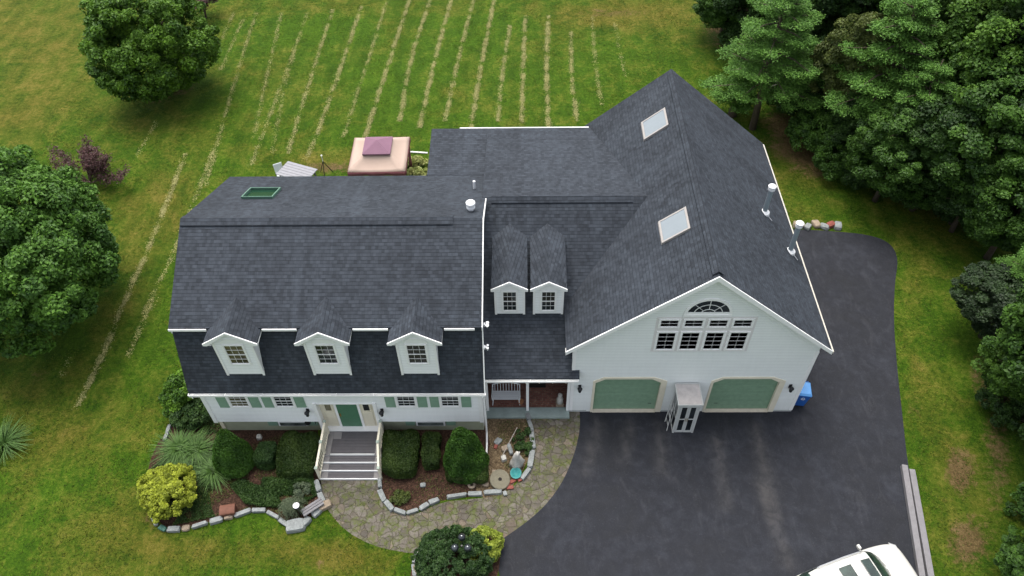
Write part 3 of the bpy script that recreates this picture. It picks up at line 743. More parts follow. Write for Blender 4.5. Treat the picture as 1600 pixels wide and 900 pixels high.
# small cricket towards the gambrel wing's rear eave
m.slab([(-4.46, 30.56, zr(30.56)), (-4.385, 26.91, 6.43), (-1.738, 26.91, 6.43), (-1.738, 30.56, zr(30.56))], .10)
part(m, 'middle_roof', M_SH)
part(ridgecap(-1.35, 4.5, 24.0, 7.66, .815, .21, .22, .06), 'ridge_vent', M_SH); ventshadow(-1.35, 4.5, 24.0, 7.66, .815, .22, .06)
part(MB().box(-3.1, 3.15, 30.565, 30.62, zr(30.56)-.12, zr(30.56)+.012), 'rear_drip_edge', M_TRIM)
part(MB().box(-4.2, 1.9, 30.2, 30.35, 0, 6.0).box(-4.2, -4.05, 26.95, 30.201, 0, 6.0), 'middle_wall', M_SID)
part(MB().box(-1.6, 1.9, 20.9, 21.0, 0, 4.9), 'middle_front_wall', M_SID)
for xc in (-.59, 0.97): dormer(xc, 20.26, 4.60, 6.33, 6.70, .60, .12, 22.6, 23.15, 4.84, 5.98, .54, side=False, rise=(.38, .27))
gutter(-1.72, 2.2, 18.09, 18.19, 2.78, 2.85)
m = MB()
x = -1.6
while x < 2.1: m.box(x-.02, x+.02, 18.1, 20.85, 2.70, 2.78); x += .55
part(m, 'porch_rafters', M_CREAM)
part(MB().box(-1.72, 1.95, 18.42, 18.56, 2.50, 2.69), 'porch_beam', M_TRIM)
for x in (-1.63, .12, 1.87): part(MB().box(x-.06, x+.06, 18.43, 18.55, .12, 2.5), 'porch_post', M_TRIM, bevel=.008)
part(MB().box(-1.72, 1.95, 18.35, 20.89, -.05, .06), 'porch_floor', M_BRICK)
part(MB().box(-1.72, 1.95, 18.10, 18.62, -.05, .115), 'porch_kerb', M_SLATE, bevel=.01)
part(MB().box(-1.6, 1.9, 20.70, 20.88, .06, 2.69), 'porch_back_wall', simple('brown_stained_boards', (.06, .035, .028), .8, .3, 5))
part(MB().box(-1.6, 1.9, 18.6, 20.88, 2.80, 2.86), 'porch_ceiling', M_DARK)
fdm = part(MB().box(.55, 1.45, 20.64, 20.695, .06, 2.15), 'porch_door', M_TRIM); part(MB().box(.65, 1.35, 20.62, 20.639, .9, 2.05), 'pane', M_GLASS, fdm)

# ---- garage wing
AX0, AX1, AY, AB = 1.962, 11.675, 18.47, 31.0
GZE, GZR, GXM = 4.775, 9.07, 6.8185; GK = (GZR-GZE)/5.181
zg = lambda x: GZR-GK*abs(x-GXM)-.13
D = [(2.97, 5.71), (7.89, 10.63)]
o_ = [(AX0, 0)]
for a, b in D: o_ += [(a-.02, 0), (a-.02, 2.26), (a+.38, 2.52), (b-.38, 2.52), (b+.02, 2.26), (b+.02, 0)]
o_ += [(AX1, 0), (AX1, zg(AX1)), (GXM, zg(GXM)), (AX0, zg(AX0))]
m = MB().prism([(x, AY, z) for x, z in o_], (0, .16, 0))
m.box(AX0, AX0+.15, AY+.16, AB, 0, zg(AX0)-.02).box(AX1-.15, AX1, AY+.16, AB, 0, zg(AX1)-.02)
m.prism([(AX0, AB, 0), (AX1, AB, 0), (AX1, AB, zg(AX1)), (GXM, AB, zg(GXM)), (AX0, AB, zg(AX0))], (0, -.15, 0))
part(m, 'garage_wall', M_SIDG)
RW = 5.181
part(MB().slab([(GXM-RW, 18.2, GZE), (GXM, 18.2, GZR), (GXM, 31.2, GZR), (GXM-RW, 31.2, GZE)][::-1], .12)
     .slab([(GXM+RW, 18.2, GZE), (GXM+RW, 31.2, GZE), (GXM+.002, 31.2, GZR), (GXM+.002, 18.2, GZR)], .12), 'garage_roof', M_SH)
m = MB(); w = .20
pts = [(GXM-w, GZR-w*GK+.09), (GXM, GZR+.09), (GXM+w, GZR-w*GK+.09), (GXM+w, GZR-w*GK+.06), (GXM, GZR+.06), (GXM-w, GZR-w*GK+.06)]
part(MB().box(GXM-w+.02, GXM-w+.06, 18.4, 31.0, GZR-w*GK-.05, GZR-w*GK+.08), 'vent_shadow_strip', M_BLACK)  # black strip as painted shadow line along the garage ridge cap
m.prism([(x, 18.35, z) for x, z in pts], (0, 12.7, 0)); part(m, 'ridge_vent', M_SH)
m = MB()                                   # front rake boards
for s in (-1, 1):
    e = GXM+s*(RW+.02); z1 = GZE-.02
    m.prism([(GXM, 18.155, GZR+.01), (e, 18.155, z1), (e, 18.155, z1-.20), (GXM, 18.155, GZR-.22)], (0, .044, 0))
    m.prism([(GXM, 18.20, GZR-.16), (e, 18.20, z1-.15), (e, 18.20, z1-.19), (GXM, 18.20, GZR-.20)], (0, .27, 0))
part(m, 'rake_board', M_TRIM)
part(MB().box(GXM+RW+.004, GXM+RW+.07, 18.16, 31.15, GZE-.15, GZE-.03), 'gutter', M_GUT)
part(MB().box(AX1-.12, AX1+.02, AY-.02, AY+.1, .12, 4.35), 'corner_board', M_TRIM)
part(MB().box(AX0-.02, AX0+.12, AY-.02, AY+.1, .12, 4.45), 'corner_board', M_TRIM)
part(MB().box(AX0, D[0][0]-.27, AY-.01, AY+.1, -.02, .12).box(D[0][1]+.27, D[1][0]-.27, AY-.012, AY+.1, -.02, .12).box(D[1][1]+.27, AX1, AY-.012, AY+.1, -.02, .12), 'footing', simple('pale_concrete', (.40, .42, .40), .9, .15, 5))
for a, b in D:
    m = MB().box(a-.3, b+.3, AY+.17, AY+.22, .03, 2.6)
    gd = MB(); n = 4; hgt = 2.42/n
    for i in range(n):
        z0 = .05+hgt*i; gd.box(a-.02, b+.02, AY+.115, AY+.155, z0, z0+hgt-.012)
        for k in range(4):
            xa = a+.06+(b-a)/4*k; gd.box(xa, xa+(b-a)/4-.12, AY+.107, AY+.116, z0+.08, z0+hgt-.09)
    g_ = part(gd, 'garage_door', M_DG, bevel=.004)
    part(MB().tube([(b-.35 if a < 5 else a+.35, AY+.10, .5), (b-.2 if a < 5 else a+.5, AY+.10, .5)], .012, 6), 'handle', M_BLACK, g_)
    part(MB().box(a-.02, b+.02, AY+.156, AY+.165, .0, 2.6), 'door_backing', M_DARK, g_)
    c = MB(); W_ = .24 # casing outside the opening
    prof = [(a, 0), (a, 2.24), (a+.40, 2.50), (b-.40, 2.50), (b, 2.24), (b, 0)]
    outr = [(a-.10, 0), (a-.10, 2.34), (a+.34, 2.62), (b-.32, 2.62), (b+W_, 2.34), (b+W_, 0)]
    for i in range(5):
        c.prism([(prof[i][0], AY-.035, prof[i][1]), (prof[i+1][0], AY-.035, prof[i+1][1]), (outr[i+1][0], AY-.035, outr[i+1][1]), (outr[i][0], AY-.035, outr[i][1])], (0, .13, 0))
    part(c, 'door_casing', M_CREAM)
    part(MB().box(a-.01, b+.01, AY-.06, AY+.11, .0, .05), 'door_threshold', simple('cream_concrete_sill', (.52, .47, .38), .9, .15, 5))
# gable windows
for xc in (5.51, 6.43, 7.365, 8.285):
    window(HO, xc, .68, 5.97, 6.36, AY, 2, 2, sash=False, casing=.075)
    window(HO, xc, .67, 4.55, 5.60, AY, 2, 4, sash=False, casing=.08)
part(MB().box(5.0, 8.8, AY-.012, AY+.01, 4.38, 6.52), 'window_surround_panel', simple('pale_pinkish_trim', (.66, .64, .62), .6, .05, 4))
xc, z0, r = 6.87, 6.70, .80
arc = lambda rr, n=24, y=0: [(xc+rr*math.cos(t), y, z0+rr*math.sin(t)) for t in np.linspace(0, math.pi, n)]
m = MB(); A = arc(r, 24, AY-.05); B = arc(r+.10, 24, AY-.05)
for i in range(23): m.prism([A[i], A[i+1], B[i+1], B[i]], (0, .06, 0))
m.box(xc-r-.1, xc+r+.1, AY-.06, AY+.01, z0-.10, z0)
fw = part(m, 'half_round_window', M_TRIM)
part(MB().prism(arc(r, 24, AY-.012), (0, .02, 0)), 'pane', M_GLASS, fw)
m = MB()
for rr in (.27, .53):
    A = arc(rr, 16, AY-.025); B = arc(rr+.022, 16, AY-.025)
    for i in range(15): m.prism([A[i], A[i+1], B[i+1], B[i]], (0, .01, 0))
for t in (45, 90, 135): m.bar((xc+.27*math.cos(R(t)), AY-.02, z0+.27*math.sin(R(t))), (xc+r*math.cos(R(t)), AY-.02, z0+r*math.sin(R(t))), .022, .01)
m.box(xc-r, xc+r, AY-.03, AY-.013, z0, z0+.12)
part(m, 'muntins', M_TRIM, fw)
lantern(2.32, AY, 1.95); lantern(11.15, AY, 1.95)
# skylights on the left slope
def onl(x, y, dz=0): return (x, y, GZR-GK*(GXM-x)+dz)
for y0, y1 in ((27.45, 28.7), (21.0, 22.2)):
    m = MB(); a, b = 5.30, 6.27
    for q in (((a, y0), (b, y0), (b, y0+.07), (a, y0+.07)), ((a, y1-.07), (b, y1-.07), (b, y1), (a, y1)), ((a, y0+.07), (a+.07, y0+.07), (a+.07, y1-.07), (a, y1-.07)), ((b-.07, y0+.07), (b, y0+.07), (b, y1-.07), (b-.07, y1-.07))):
        m.slab([onl(x, y, .12) for x, y in q], .13)
    s_ = part(m, 'skylight', simple('skylight_frame', (.30, .28, .26), .5, .1))
    part(MB().slab([onl(a+.07, y0+.07, .10), onl(b-.07, y0+.07, .10), onl(b-.07, y1-.07, .10), onl(a+.07, y1-.07, .10)], .02), 'pane', M_SKYG, s_)
# flue pipes on the right slope
for x, y, top in ((10.44, 24.72, 7.45), (11.36, 23.1, 6.85)):
    zb = GZR-GK*(x-GXM)
    fp = part(MB().tube([(x, y, zb-.1), (x, y, top)], .105, 16), 'flue_pipe', M_STEEL, smooth=False)
    part(MB().lathe((x, y, zb), [(.24, -.16), (.22, .02), (.12, .12)], 16), 'flashing_collar', M_WHITE, fp)
    part(MB().lathe((x, y, top), [(.10, -.12), (.15, -.10), (.15, -.02), (.11, .0), (.16, .04), (.17, .10), (.12, .14)], 16), 'cap', M_WHITE, fp)
    part(MB().bar((x+.05, y-.12, zb+.02), (x+.30, y-.34, zb-.2), .03, .02), 'strap', M_CHROME, fp)
# ------------------------------------------------------------------ ENTRY DECK
DK = empty('entry_deck', (-7.3, 16.5, 0), 0, 'grey decked landing and steps with cream railings at the green front door', 'front steps')
X0, X1 = -8.42, -6.02
def dpart(mb, n, m, parent=None, **k): return mb.build(n, m, parent or DK, **k)
m = MB()
y = 16.20
while y < 17.2: m.box(X0+.28, X1-.28, y, min(y+.135, 17.215), .385, .42); y += .142
dpart(m, 'decking', M_DECK)
for a, b in ((X0, X0+.27), (X1-.27, X1)): dpart(MB().box(a, b, 16.10, 17.215, .385, .424), 'deck_border', M_DECKL)
dpart(MB().box(X0+.05, X1-.05, 16.2, 17.2, 0, .38), 'deck_skirt', M_TRIM)
for i in range(4):
    z = .42-.105*i; yf = 16.15-.32*i; w = .02+.02*i
    dpart(MB().box(X0-w, X1+w, yf-.035, yf, z-.10, z+.003), 'riser', M_TRIM, bevel=.006)
    if i < 3:
        zt = z-.105; t = MB()
        for k in range(2): t.box(X0+.25, X1-.25, yf-.318+.142*k+.005, yf-.318+.142*k+.137, zt-.03, zt)
        dpart(t, 'tread', M_DECK)
        [dpart(MB().box(a, b, yf-.32, yf-.036, zt-.03, zt+.002), 'tread_end', M_DECKL) for a, b in ((X0-w, X0+.245), (X1-.245, X1+w))]
for s, x in ((-1, X0+.03), (1, X1-.03)):
    rl = MB(); P = [Vector((x, 17.15, 1.30)), Vector((x, 16.20, 1.26)), Vector((x+s*.10, 15.22, .88))]; Bm = [p-Vector((0, 0, .76)) for p in P]
    Bm = [Vector((x, 17.15, .50)), Vector((x, 16.2, .50)), Vector((x+s*.10, 15.22, .14))]
    for a, b in zip(P[:-1], P[1:]): rl.bar(a, b, .085, .05)
    for a, b in zip(Bm[:-1], Bm[1:]): rl.bar(a, b, .05, .05)
    ro = dpart(rl, 'railing', M_CREAM)
    bl = MB()
    for (a, b), (c, d), n in (((P[0], P[1]), (Bm[0], Bm[1]), 8), ((P[1], P[2]), (Bm[1], Bm[2]), 8)):
        for i in range(1, n): t = i/n; bl.bar(c.lerp(d, t), a.lerp(b, t), .035)
    dpart(bl, 'balusters', M_CREAM, ro)
    for p, b in ((P[1], .0), (P[2], 0), (P[0], 0)):
        dpart(MB().box(p.x-.045, p.x+.045, p.y-.045, p.y+.045, 0, p.z+.04), 'post', M_CREAM, bevel=.006)
        dpart(MB().box(p.x-.06, p.x+.06, p.y-.06, p.y+.06, p.z+.04, p.z+.07), 'post_cap', simple('sage_cap', (.30, .36, .30), .6, .1), bevel=.006)
dpart(MB().box(X0+.28, X0+.62, 16.85, 17.2, .425, .44), 'pale_deck_patch', M_DECKL)

# ------------------------------------------------------------------ GLASS BOOTH in front of the garage
BO = empty('glass_booth', (6.8, 17.85, 0), 0, 'narrow white booth with glazed double doors between the two garage doors', 'booth')
bx0, bx1, by0, by1, bh = 6.33, 7.23, 17.38, 18.34, 2.18
m = MB()
for x in (bx0, bx1-.08):
    for y in (by0, by1-.08): m.box(x, x+.08, y, y+.08, 0, bh)
m.box(bx0+.08, bx1-.08, by1-.05, by1-.01, .05, bh).box(bx0, bx1, by0+.08, by1-.08, .02, .10)
m.build('frame', M_BOOTH, BO, bevel=.005)
for x in (bx0+.02, bx1-.05):
    p = MB().box(x, x+.02, by0+.08, by1-.08, .1, bh-.02).build('side_pane', M_GLASS, BO)
    MB().box(x-.012, x+.035, by0+.08, by1-.08, 1.0, 1.06).box(x-.012, x+.035, (by0+by1)/2-.03, (by0+by1)/2+.03, .1, bh-.02).build('glazing_bar', M_BOOTH, p)
m = MB().box(bx0-.05, bx1+.05, by0-.05, by1+.03, bh, bh+.06).build('roof_panel', M_BOOTHR, BO, bevel=.01)
MB().box(bx0-.06, bx1+.06, by0-.06, by0-.03, bh-.04, bh+.085).box(bx0-.06, bx0-.03, by0-.03, by1+.03, bh-.04, bh+.085).box(bx1+.03, bx1+.06, by0-.03, by1+.03, bh-.04, bh+.085).box(bx0-.03, bx1+.03, by1+.03, by1+.06, bh-.04, bh+.085).build('roof_rim', M_BOOTH, m)
for i in (0, 1):
    a = bx0+.09+i*.365; b = a+.355
    d = MB().box(a, a+.07, by0, by0+.04, .06, bh-.08).box(b-.07, b, by0, by0+.04, .06, bh-.08).box(a+.07, b-.07, by0, by0+.04, .06, .2).box(a+.07, b-.07, by0, by0+.04, bh-.2, bh-.08).box(a+.07, b-.07, by0, by0+.04, 1.05, 1.11).build('door', M_BOOTH, BO, bevel=.004)
    MB().box(a+.07, b-.07, by0+.015, by0+.025, .2, bh-.2).build('pane', M_GLASS, d)
    MB().tube([(b-.035 if i == 0 else a+.035, by0-.03, .95), (b-.035 if i == 0 else a+.035, by0-.03, 1.2)], .012, 6).build('handle', M_BRASS, d)
LD = empty('stake_frame', (6.1, 17.9, 0), 0, 'thin pale frame leaning against the left side of the glass booth', 'frame')
MB().bar((6.12, 17.5, 0), (6.27, 17.9, 1.25), .025).bar((6.10, 17.95, 0), (6.25, 18.25, 1.25), .025).build('stile', M_BOOTH, LD)
for t in (.2, .5, .8):
    MB().bar(Vector((6.12, 17.5, 0)).lerp(Vector((6.27, 17.9, 1.25)), t), Vector((6.10, 17.95, 0)).lerp(Vector((6.25, 18.25, 1.25)), t), .018).build('rung', M_BOOTH, LD)

# ------------------------------------------------------------------ bins beside the garage
BN = empty('recycling_cart', (12.1, 18.95, 0), R(-8), 'blue wheeled recycling cart with pale blue lid standing at the garage corner', 'bin')
MB().hexa([(-.2, -.24, .06), (.2, -.24, .06), (.2, .24, .06), (-.2, .24, .06)], [(-.28, -.34, .98), (.28, -.34, .98), (.28, .34, .98), (-.28, .34, .98)]).box(-.30, .30, -.36, .36, .93, .99).build('body', M_BLUE, None, bevel=.02).parent = BN
l_ = MB().hexa([(-.31, -.38, 1.0), (.31, -.38, 1.0), (.31, .36, 1.0), (-.31, .36, 1.0)], [(-.26, -.30, 1.10), (.26, -.30, 1.10), (.26, .30, 1.12), (-.26, .30, 1.12)]).build('lid', M_BLUEL, None, bevel=.02); l_.parent = BN
h_ = MB().tube([(-.24, .36, .97), (-.24, .44, .97), (.24, .44, .97), (.24, .36, .97)], .018, 8).build('handle', M_BLUE, None); h_.parent = BN
for s in (-1, 1):
    w_ = MB().tube([(s*.20, .27, .12), (s*.28, .27, .12)], .12, 14).build('wheel', M_TYRE, None); w_.parent = BN
# upturned blue triangles mark on the cart front
mk = MB()
for k in range(3):
    a = R(90+120*k); b = R(90+120*k+95); mk.bar((.09*math.cos(a), -.325, .72+.09*math.sin(a)), (.09*math.cos(b), -.325, .72+.09*math.sin(b)), .012, .028)
mk = mk.build('recycling_mark', M_WHITE, None); mk.parent = BN
HT = empty('wire_rack', (12.35, 19.9, 0), R(12), 'grey metal rack standing behind the blue recycling cart', 'rack')
for nm, mb in (('frame', MB().tube([(-.3, 0, 0), (-.3, 0, 1.1), (.3, 0, 1.1), (.3, 0, 0)], .022, 8).tube([(-.3, .5, 0), (-.3, .5, 1.1), (.3, .5, 1.1), (.3, .5, 0)], .022, 8)),
               ('shelf', MB().tube([(-.3, 0, 1.1), (-.3, .5, 1.1)], .02, 8).tube([(.3, 0, 1.1), (.3, .5, 1.1)], .02, 8).box(-.29, .29, .02, .48, 1.07, 1.09)), ('shelf', MB().box(-.29, .29, .01, .49, .45, .48))):
    o = mb.build(nm, M_STEEL, None); o.parent = HT

# ------------------------------------------------------------------ TIMBERS
for i, (a, b, lab) in enumerate((((15.66, 15.75), (14.45, 9.3), 'long weathered grey beam lying nearest the driveway edge'), ((15.90, 15.55), (14.80, 9.3), 'long weathered grey beam on the grass side of its twin'))):
    a, b = Vector((*a, .11)), Vector((*b, .11)); d = (b-a).normalized(); n = Vector((-d.y, d.x, 0))*.115
    m = MB().prism([a-n+Vector((0, 0, -.10)), a+n+Vector((0, 0, -.10)), a+n+Vector((0, 0, .10)), a-n+Vector((0, 0, .10))], b-a)
    o = m.build('timber_beam', M_TIMB, None, bevel=.012); tag(o, lab, 'beam', 'grey beams along the driveway')

# ------------------------------------------------------------------ GAZEBO
GZ = empty('canopy_gazebo', (-8.0, 33.75, 0), R(1), 'tan canopy gazebo with a mauve vent top and maroon skirt on the back lawn', 'gazebo')
def gp_(mb, n, m, parent=None, **k):
    o = mb.build(n, m, None, **k); o.parent = parent or GZ; return o
w, e, t, zt = 1.56, 2.2, .66, 2.86
m = MB()
nx2 = 10
for a, b in (((-w, -w+.1), (w, -w+.1)), ((w, -w+.1), (w, w)), ((w, w), (-w, w)), ((-w, w), (-w, -w+.1))):
    ta = tuple(c/w*t for c in a); tb = tuple(c/w*t for c in b)
    for i in range(nx2):
        for j in range(5):
            def pt(u, v):
                bx_ = Vector((*a, e)).lerp(Vector((*b, e)), u); tx = Vector((*ta, zt-.1)).lerp(Vector((*tb, zt-.1)), u)
                p = bx_.lerp(tx, v); p.z -= .10*math.sin(math.pi*v)*math.sin(math.pi*u)**.6+.03*math.sin(math.pi*u)*(1-v); return p
            m.poly([pt(i/nx2, j/5), pt((i+1)/nx2, j/5), pt((i+1)/nx2, (j+1)/5), pt(i/nx2, (j+1)/5)])
cn = gp_(m, 'canopy', M_TAN, smooth=True, weld=True); sd_ = cn.modifiers.new('t', 'SOLIDIFY'); sd_.thickness = .01
m = MB(); tt = t+.10
for a, b in (((-tt, -tt), (tt, -tt)), ((tt, -tt), (tt, tt)), ((tt, tt), (-tt, tt)), ((-tt, tt), (-tt, -tt))):
    m.poly([(*a, zt-.02), (*b, zt-.02), (0, 0, zt+.34)]).poly([(*a, zt-.02), (*b, zt-.02), (*b, zt-.10), (*a, zt-.10)])
o = gp_(m, 'vent_top', M_MAUVE, cn, weld=True); sd_ = o.modifiers.new('t', 'SOLIDIFY'); sd_.thickness = .01
m = MB(); yl = -w+.1
for a, b in (((-w, yl), (w, yl)), ((w, yl), (w, w)), ((w, w), (-w, w)), ((-w, w), (-w, yl))):
    n = 16; A = Vector((*a, 0)); B = Vector((*b, 0)); nn = (B-A).normalized(); nn = Vector((nn.y, -nn.x, 0))
    for i in range(n):
        def q(k, z): 
            p = A.lerp(B, k/n)+nn*(.02+.02*math.sin(k*2.1)*(e-z)*3); p.z = z; return p
        m.poly([q(i, e-.02), q(i+1, e-.02), q(i+1, e-.28-.04*math.sin(i+1)), q(i, e-.28-.04*math.sin(i))])
o = gp_(m, 'skirt', M_MAROON, smooth=True, weld=True); sd_ = o.modifiers.new('t', 'SOLIDIFY'); sd_.thickness = .012
for s in (-1, 1):
    for y in (yl+.1, w-.1): gp_(MB().tube([(s*(w-.1), y, 0), (s*(w-.1), y, e-.02)], .035, 8), 'pole', M_BLACK)
    # drawn curtains bundled at corners
    for y in (yl+.14, w-.16): gp_(MB().tube([(s*(w-.15), y, .15), (s*(w-.13), y, .9), (s*(w-.15), y, 2.1)], [.11, .07, .14], 10), 'curtain', M_MAROON, smooth=True)

# ------------------------------------------------------------------ behind the gambrel wing
PC = at(468, 268, .9)
LG = empty('patio_table', (PC.x-.2, PC.y+.1, 0), R(-22), 'pale grey slatted patio table tilted on the lawn behind the roof', 'table')
m = MB()
for i in range(6): m.box(-1.0, 1.0, -.62+.21*i, -.43+.21*i, .78, .82)
o = m.build('slatted_top', simple('pale_grey_boards', (.24, .24, .255), .8, .12, 5), None); o.parent = LG
for sx in (-1, 1):
    for sy in (-1, 1): o = MB().bar((sx*.85, sy*.5, 0), (sx*.85, sy*.45, .78), .07).build('leg', M_TIMB, None); o.parent = LG
q = at(437, 272, .6); CH = empty('patio_chair', (q.x, q.y+.2, 0), R(30), 'light grey patio chair beside the slatted table behind the roof', 'chair')
mm_ = simple('weathered_pale_resin', (.50, .55, .53), .6, .12)
for nm, mb in (('seat', MB().box(-.25, .25, -.25, .25, .40, .44)), ('backrest', MB().hexa([(-.25, .22, .44), (.25, .22, .44), (.25, .26, .44), (-.25, .26, .44)], [(-.25, .36, .95), (.25, .36, .95), (.25, .40, .95), (-.25, .40, .95)]))):
    o = mb.build(nm, mm_, None, bevel=.01); o.parent = CH
for sx in (-1, 1):
    for sy in (-1, 1): o = MB().bar((sx*.22, sy*.2, 0), (sx*.22, sy*.2, .4), .04).build('leg', mm_, None); o.parent = CH
q = at(508, 266, .3); TP = empty('tripod_stand', (q.x, q.y, 0), 0, 'thin black tripod stand on the grass left of the gazebo', 'stand')
for k in range(3):
    a = 2*math.pi*k/3+.5; o = MB().tube([(0, 0, .95), (.42*math.cos(a), .42*math.sin(a), 0)], .022, 6).build('leg', M_BLACK, None); o.parent = TP
o = MB().tube([(0, 0, .85), (0, 0, 1.35)], .02, 6).lathe((0, 0, 1.35), [(.02, 0), (.06, .03), (.02, .08)], 8).build('mast', M_TRIM, None); o.parent = TP
a, b = at(634, 237, .05), at(668, 239, .05); o = MB().tube([a, b], .05, 8).build('white_pipe', M_TRIM, None); tag(o, 'white pipe lying on the lawn between gazebo and roof', 'pipe')

# ------------------------------------------------------------------ rocks and edging
def rock(name, c, sx, sy, sz, rz, mat, seed, label, cat='stone', group=None, sub=2, rough=.16, boxy=.5):
    bm = bmesh.new(); bmesh.ops.create_cube(bm, size=2); bmesh.ops.subdivide_edges(bm, edges=bm.edges[:], cuts=sub+1, use_grid_fill=True)
    rg = np.random.default_rng(seed); k = rg.normal(0, 1.6, (4, 3)); ph = rg.uniform(0, 6, 4)
    for v in bm.verts:
        d = v.co.normalized(); p = v.co*boxy+d*1.15*(1-boxy)
        n = sum(math.sin(Vector(k[i]).dot(d)*1.6+ph[i]) for i in range(4))/4
        p = p*(1+rough*n+rg.uniform(-.03, .03)); v.co = Vector((p.x*sx, p.y*sy, p.z*sz))
    mm = bpy.data.meshes.new(name); bm.to_mesh(mm); bm.free(); mm.materials.append(mat)
    o = bpy.data.objects.new(name, mm); COL.objects.link(o); o.location = (c[0], c[1], c[2] if len(c) > 2 else sz*.75); o.rotation_euler = (0, 0, rz)
    return tag(o, label, cat, group)
ORD = ['first', 'second', 'third', 'fourth', 'fifth', 'sixth', 'seventh', 'eighth', 'ninth', 'tenth', 'eleventh', 'twelfth', 'thirteenth', 'fourteenth', 'fifteenth', 'sixteenth', 'seventeenth', 'eighteenth', 'nineteenth', 'twentieth']
def edging(px, where, group, lmin=.42, lmax=.8, special={}, seed=0, w=.10):
    pts = smoothline([at(p[0], p[1], .08) for p in px], 3); rg = random.Random(seed)
    L = [0]
    for a, b in zip(pts[:-1], pts[1:]): L.append(L[-1]+(b-a).length)
    def P(s):
        s = max(0, min(L[-1], s))
        for i in range(len(L)-1):
            if s <= L[i+1]: return pts[i].lerp(pts[i+1], (s-L[i])/max(1e-6, L[i+1]-L[i]))
        return pts[-1]
    s = 0; i = 0
    while s < L[-1]-.15 and i < 20:
        l = rg.uniform(lmin, lmax)*(.6 if special.get(i) else 1); e = min(L[-1], s+l)
        a, b = P(s), P(e); c = (a+b)/2; d = b-a; kind = special.get(i)
        mat = {'g': M_GREENST, 'w': M_GRANW, None: M_GRAN}[kind]; nm = {'g': 'dark green', 'w': 'warm tan', None: 'pale grey'}[kind]
        rock('edging_stone', (c.x+rg.uniform(-.02, .02), c.y+rg.uniform(-.02, .02), .07), d.length/2*(.96 if kind is None else .8), w*rg.uniform(.7, 1.15), rg.uniform(.08, .12), math.atan2(d.y, d.x)+rg.uniform(-.09, .09), mat, seed*100+i,
             '%s edging stone, %s %s' % (nm, ORD[i], where), 'edging stone', group, rough=.13 if kind is None else .2, boxy=.74 if kind is None else .35)
        s = e+rg.uniform(.01, .05); i += 1
G = 'stone edging around the flower beds'
edging([(592, 748), (594, 768), (601, 784), (612, 796), (630, 803), (648, 799), (672, 786), (692, 778)], 'from the steps along the right bed', G, .4, .66, {7: 'g'}, 1)
edging([(697, 776), (730, 772), (762, 771), (788, 768)], 'along the straight run below the cone shrub', G, .5, .85, {}, 2)
edging([(815, 750), (826, 735), (833, 712), (834, 690), (830, 668), (823, 646)], 'from the red bricks up to the porch', G, .55, .95, {}, 3)
edging([(238, 806), (243, 819), (256, 829), (275, 828), (300, 824), (335, 814), (372, 804), (400, 795), (420, 798), (440, 813), (455, 824)], 'along the left bed from the golden bush', G, .4, .85, {1: 'g', 3: 'w', 6: 'w'}, 4)
edging([(494, 752), (497, 768), (505, 786)], 'beside the path left of the steps', G, .4, .6, {}, 5)
edging([(672, 1000), (654, 925), (648, 895), (648, 876), (655, 864)], 'from the bottom around the front shrub bed', G, .45, .7, {1: 'w'}, 6, .13)
edging([(258, 690), (262, 678), (266, 664)], 'left of the tall grass at the bed corner', G, .4, .5, {}, 7)
q = at(462, 822, .1); rock('boulder', (q.x, q.y, .10), .36, .25, .18, .2, M_GRAN, 50, 'pointed grey boulder at the front tip of the left bed', 'boulder')
q = at(478, 815, .1); rock('boulder', (q.x, q.y, .08), .22, .14, .14, .9, M_GRAN, 51, 'small grey boulder right of the pointed bed tip', 'boulder')
q = at(508, 790, .1); rock('boulder', (q.x, q.y, .08), .26, .16, .14, .5, M_GRANW, 52, 'pale tan boulder where the left bed meets the path', 'boulder')
q = at(668, 893, .15); rock('boulder', (q.x, q.y, .14), .42, .5, .18, .6, M_GRANW, 53, 'large flat tan boulder at the left of the dark round shrub', 'boulder')
q = at(495, 800, .1); rock('boulder', (q.x, q.y, .08), .22, .14, .12, .9, M_GRAN, 54, 'grey rock between the weathered bench and the path', 'boulder')
for i, (px, py, s_, mt, nm) in enumerate([(1248, 351, .28, M_GRANW, 'tan'), (1262, 354, .22, M_GRAN, 'grey'), (1275, 350, .26, M_GRANW, 'pale tan'), (1288, 354, .24, M_GRAN, 'light grey'), (1298, 351, .25, M_REDBR, 'rust red'), (1309, 353, .27, M_GRAN, 'rightmost grey')]):
    q = at(px, py, .1); rock('rock', (q.x, q.y, .08), s_, s_*.7, s_*.55, i*.9, mt, 70+i, '%s rock, %s from the left in the row behind the driveway' % (nm, ORD[i]), 'rock', 'row of rocks at the back of the driveway')
q = at(405, 683, .1); rock('rock', (q.x, q.y, .09), .11, .12, .12, .3, M_STONEW, 90, 'small white stone on the mulch below the basement window', 'stone')
for i, (px, py, s_, lab) in enumerate([(661, 758, .12, 'grey stone in the mulch below the hedges'), (778, 690, .16, 'mossy grey stone at the foot of the downspout'), (758, 755, .17, 'pinkish grey flat stone left of the millstone'), (773, 738, .12, 'small brown stone above the millstone'), (800, 725, .1, 'white chunk of stone below the statue'), (789, 771, .1, 'round pale stone at the end of the straight edging')]):
    q = at(px, py, .05); rock('rock', (q.x, q.y, .06), s_, s_*.8, s_*.5, i, M_GRANW if i in (2, 3) else M_GRAN, 95+i, lab, 'stone')
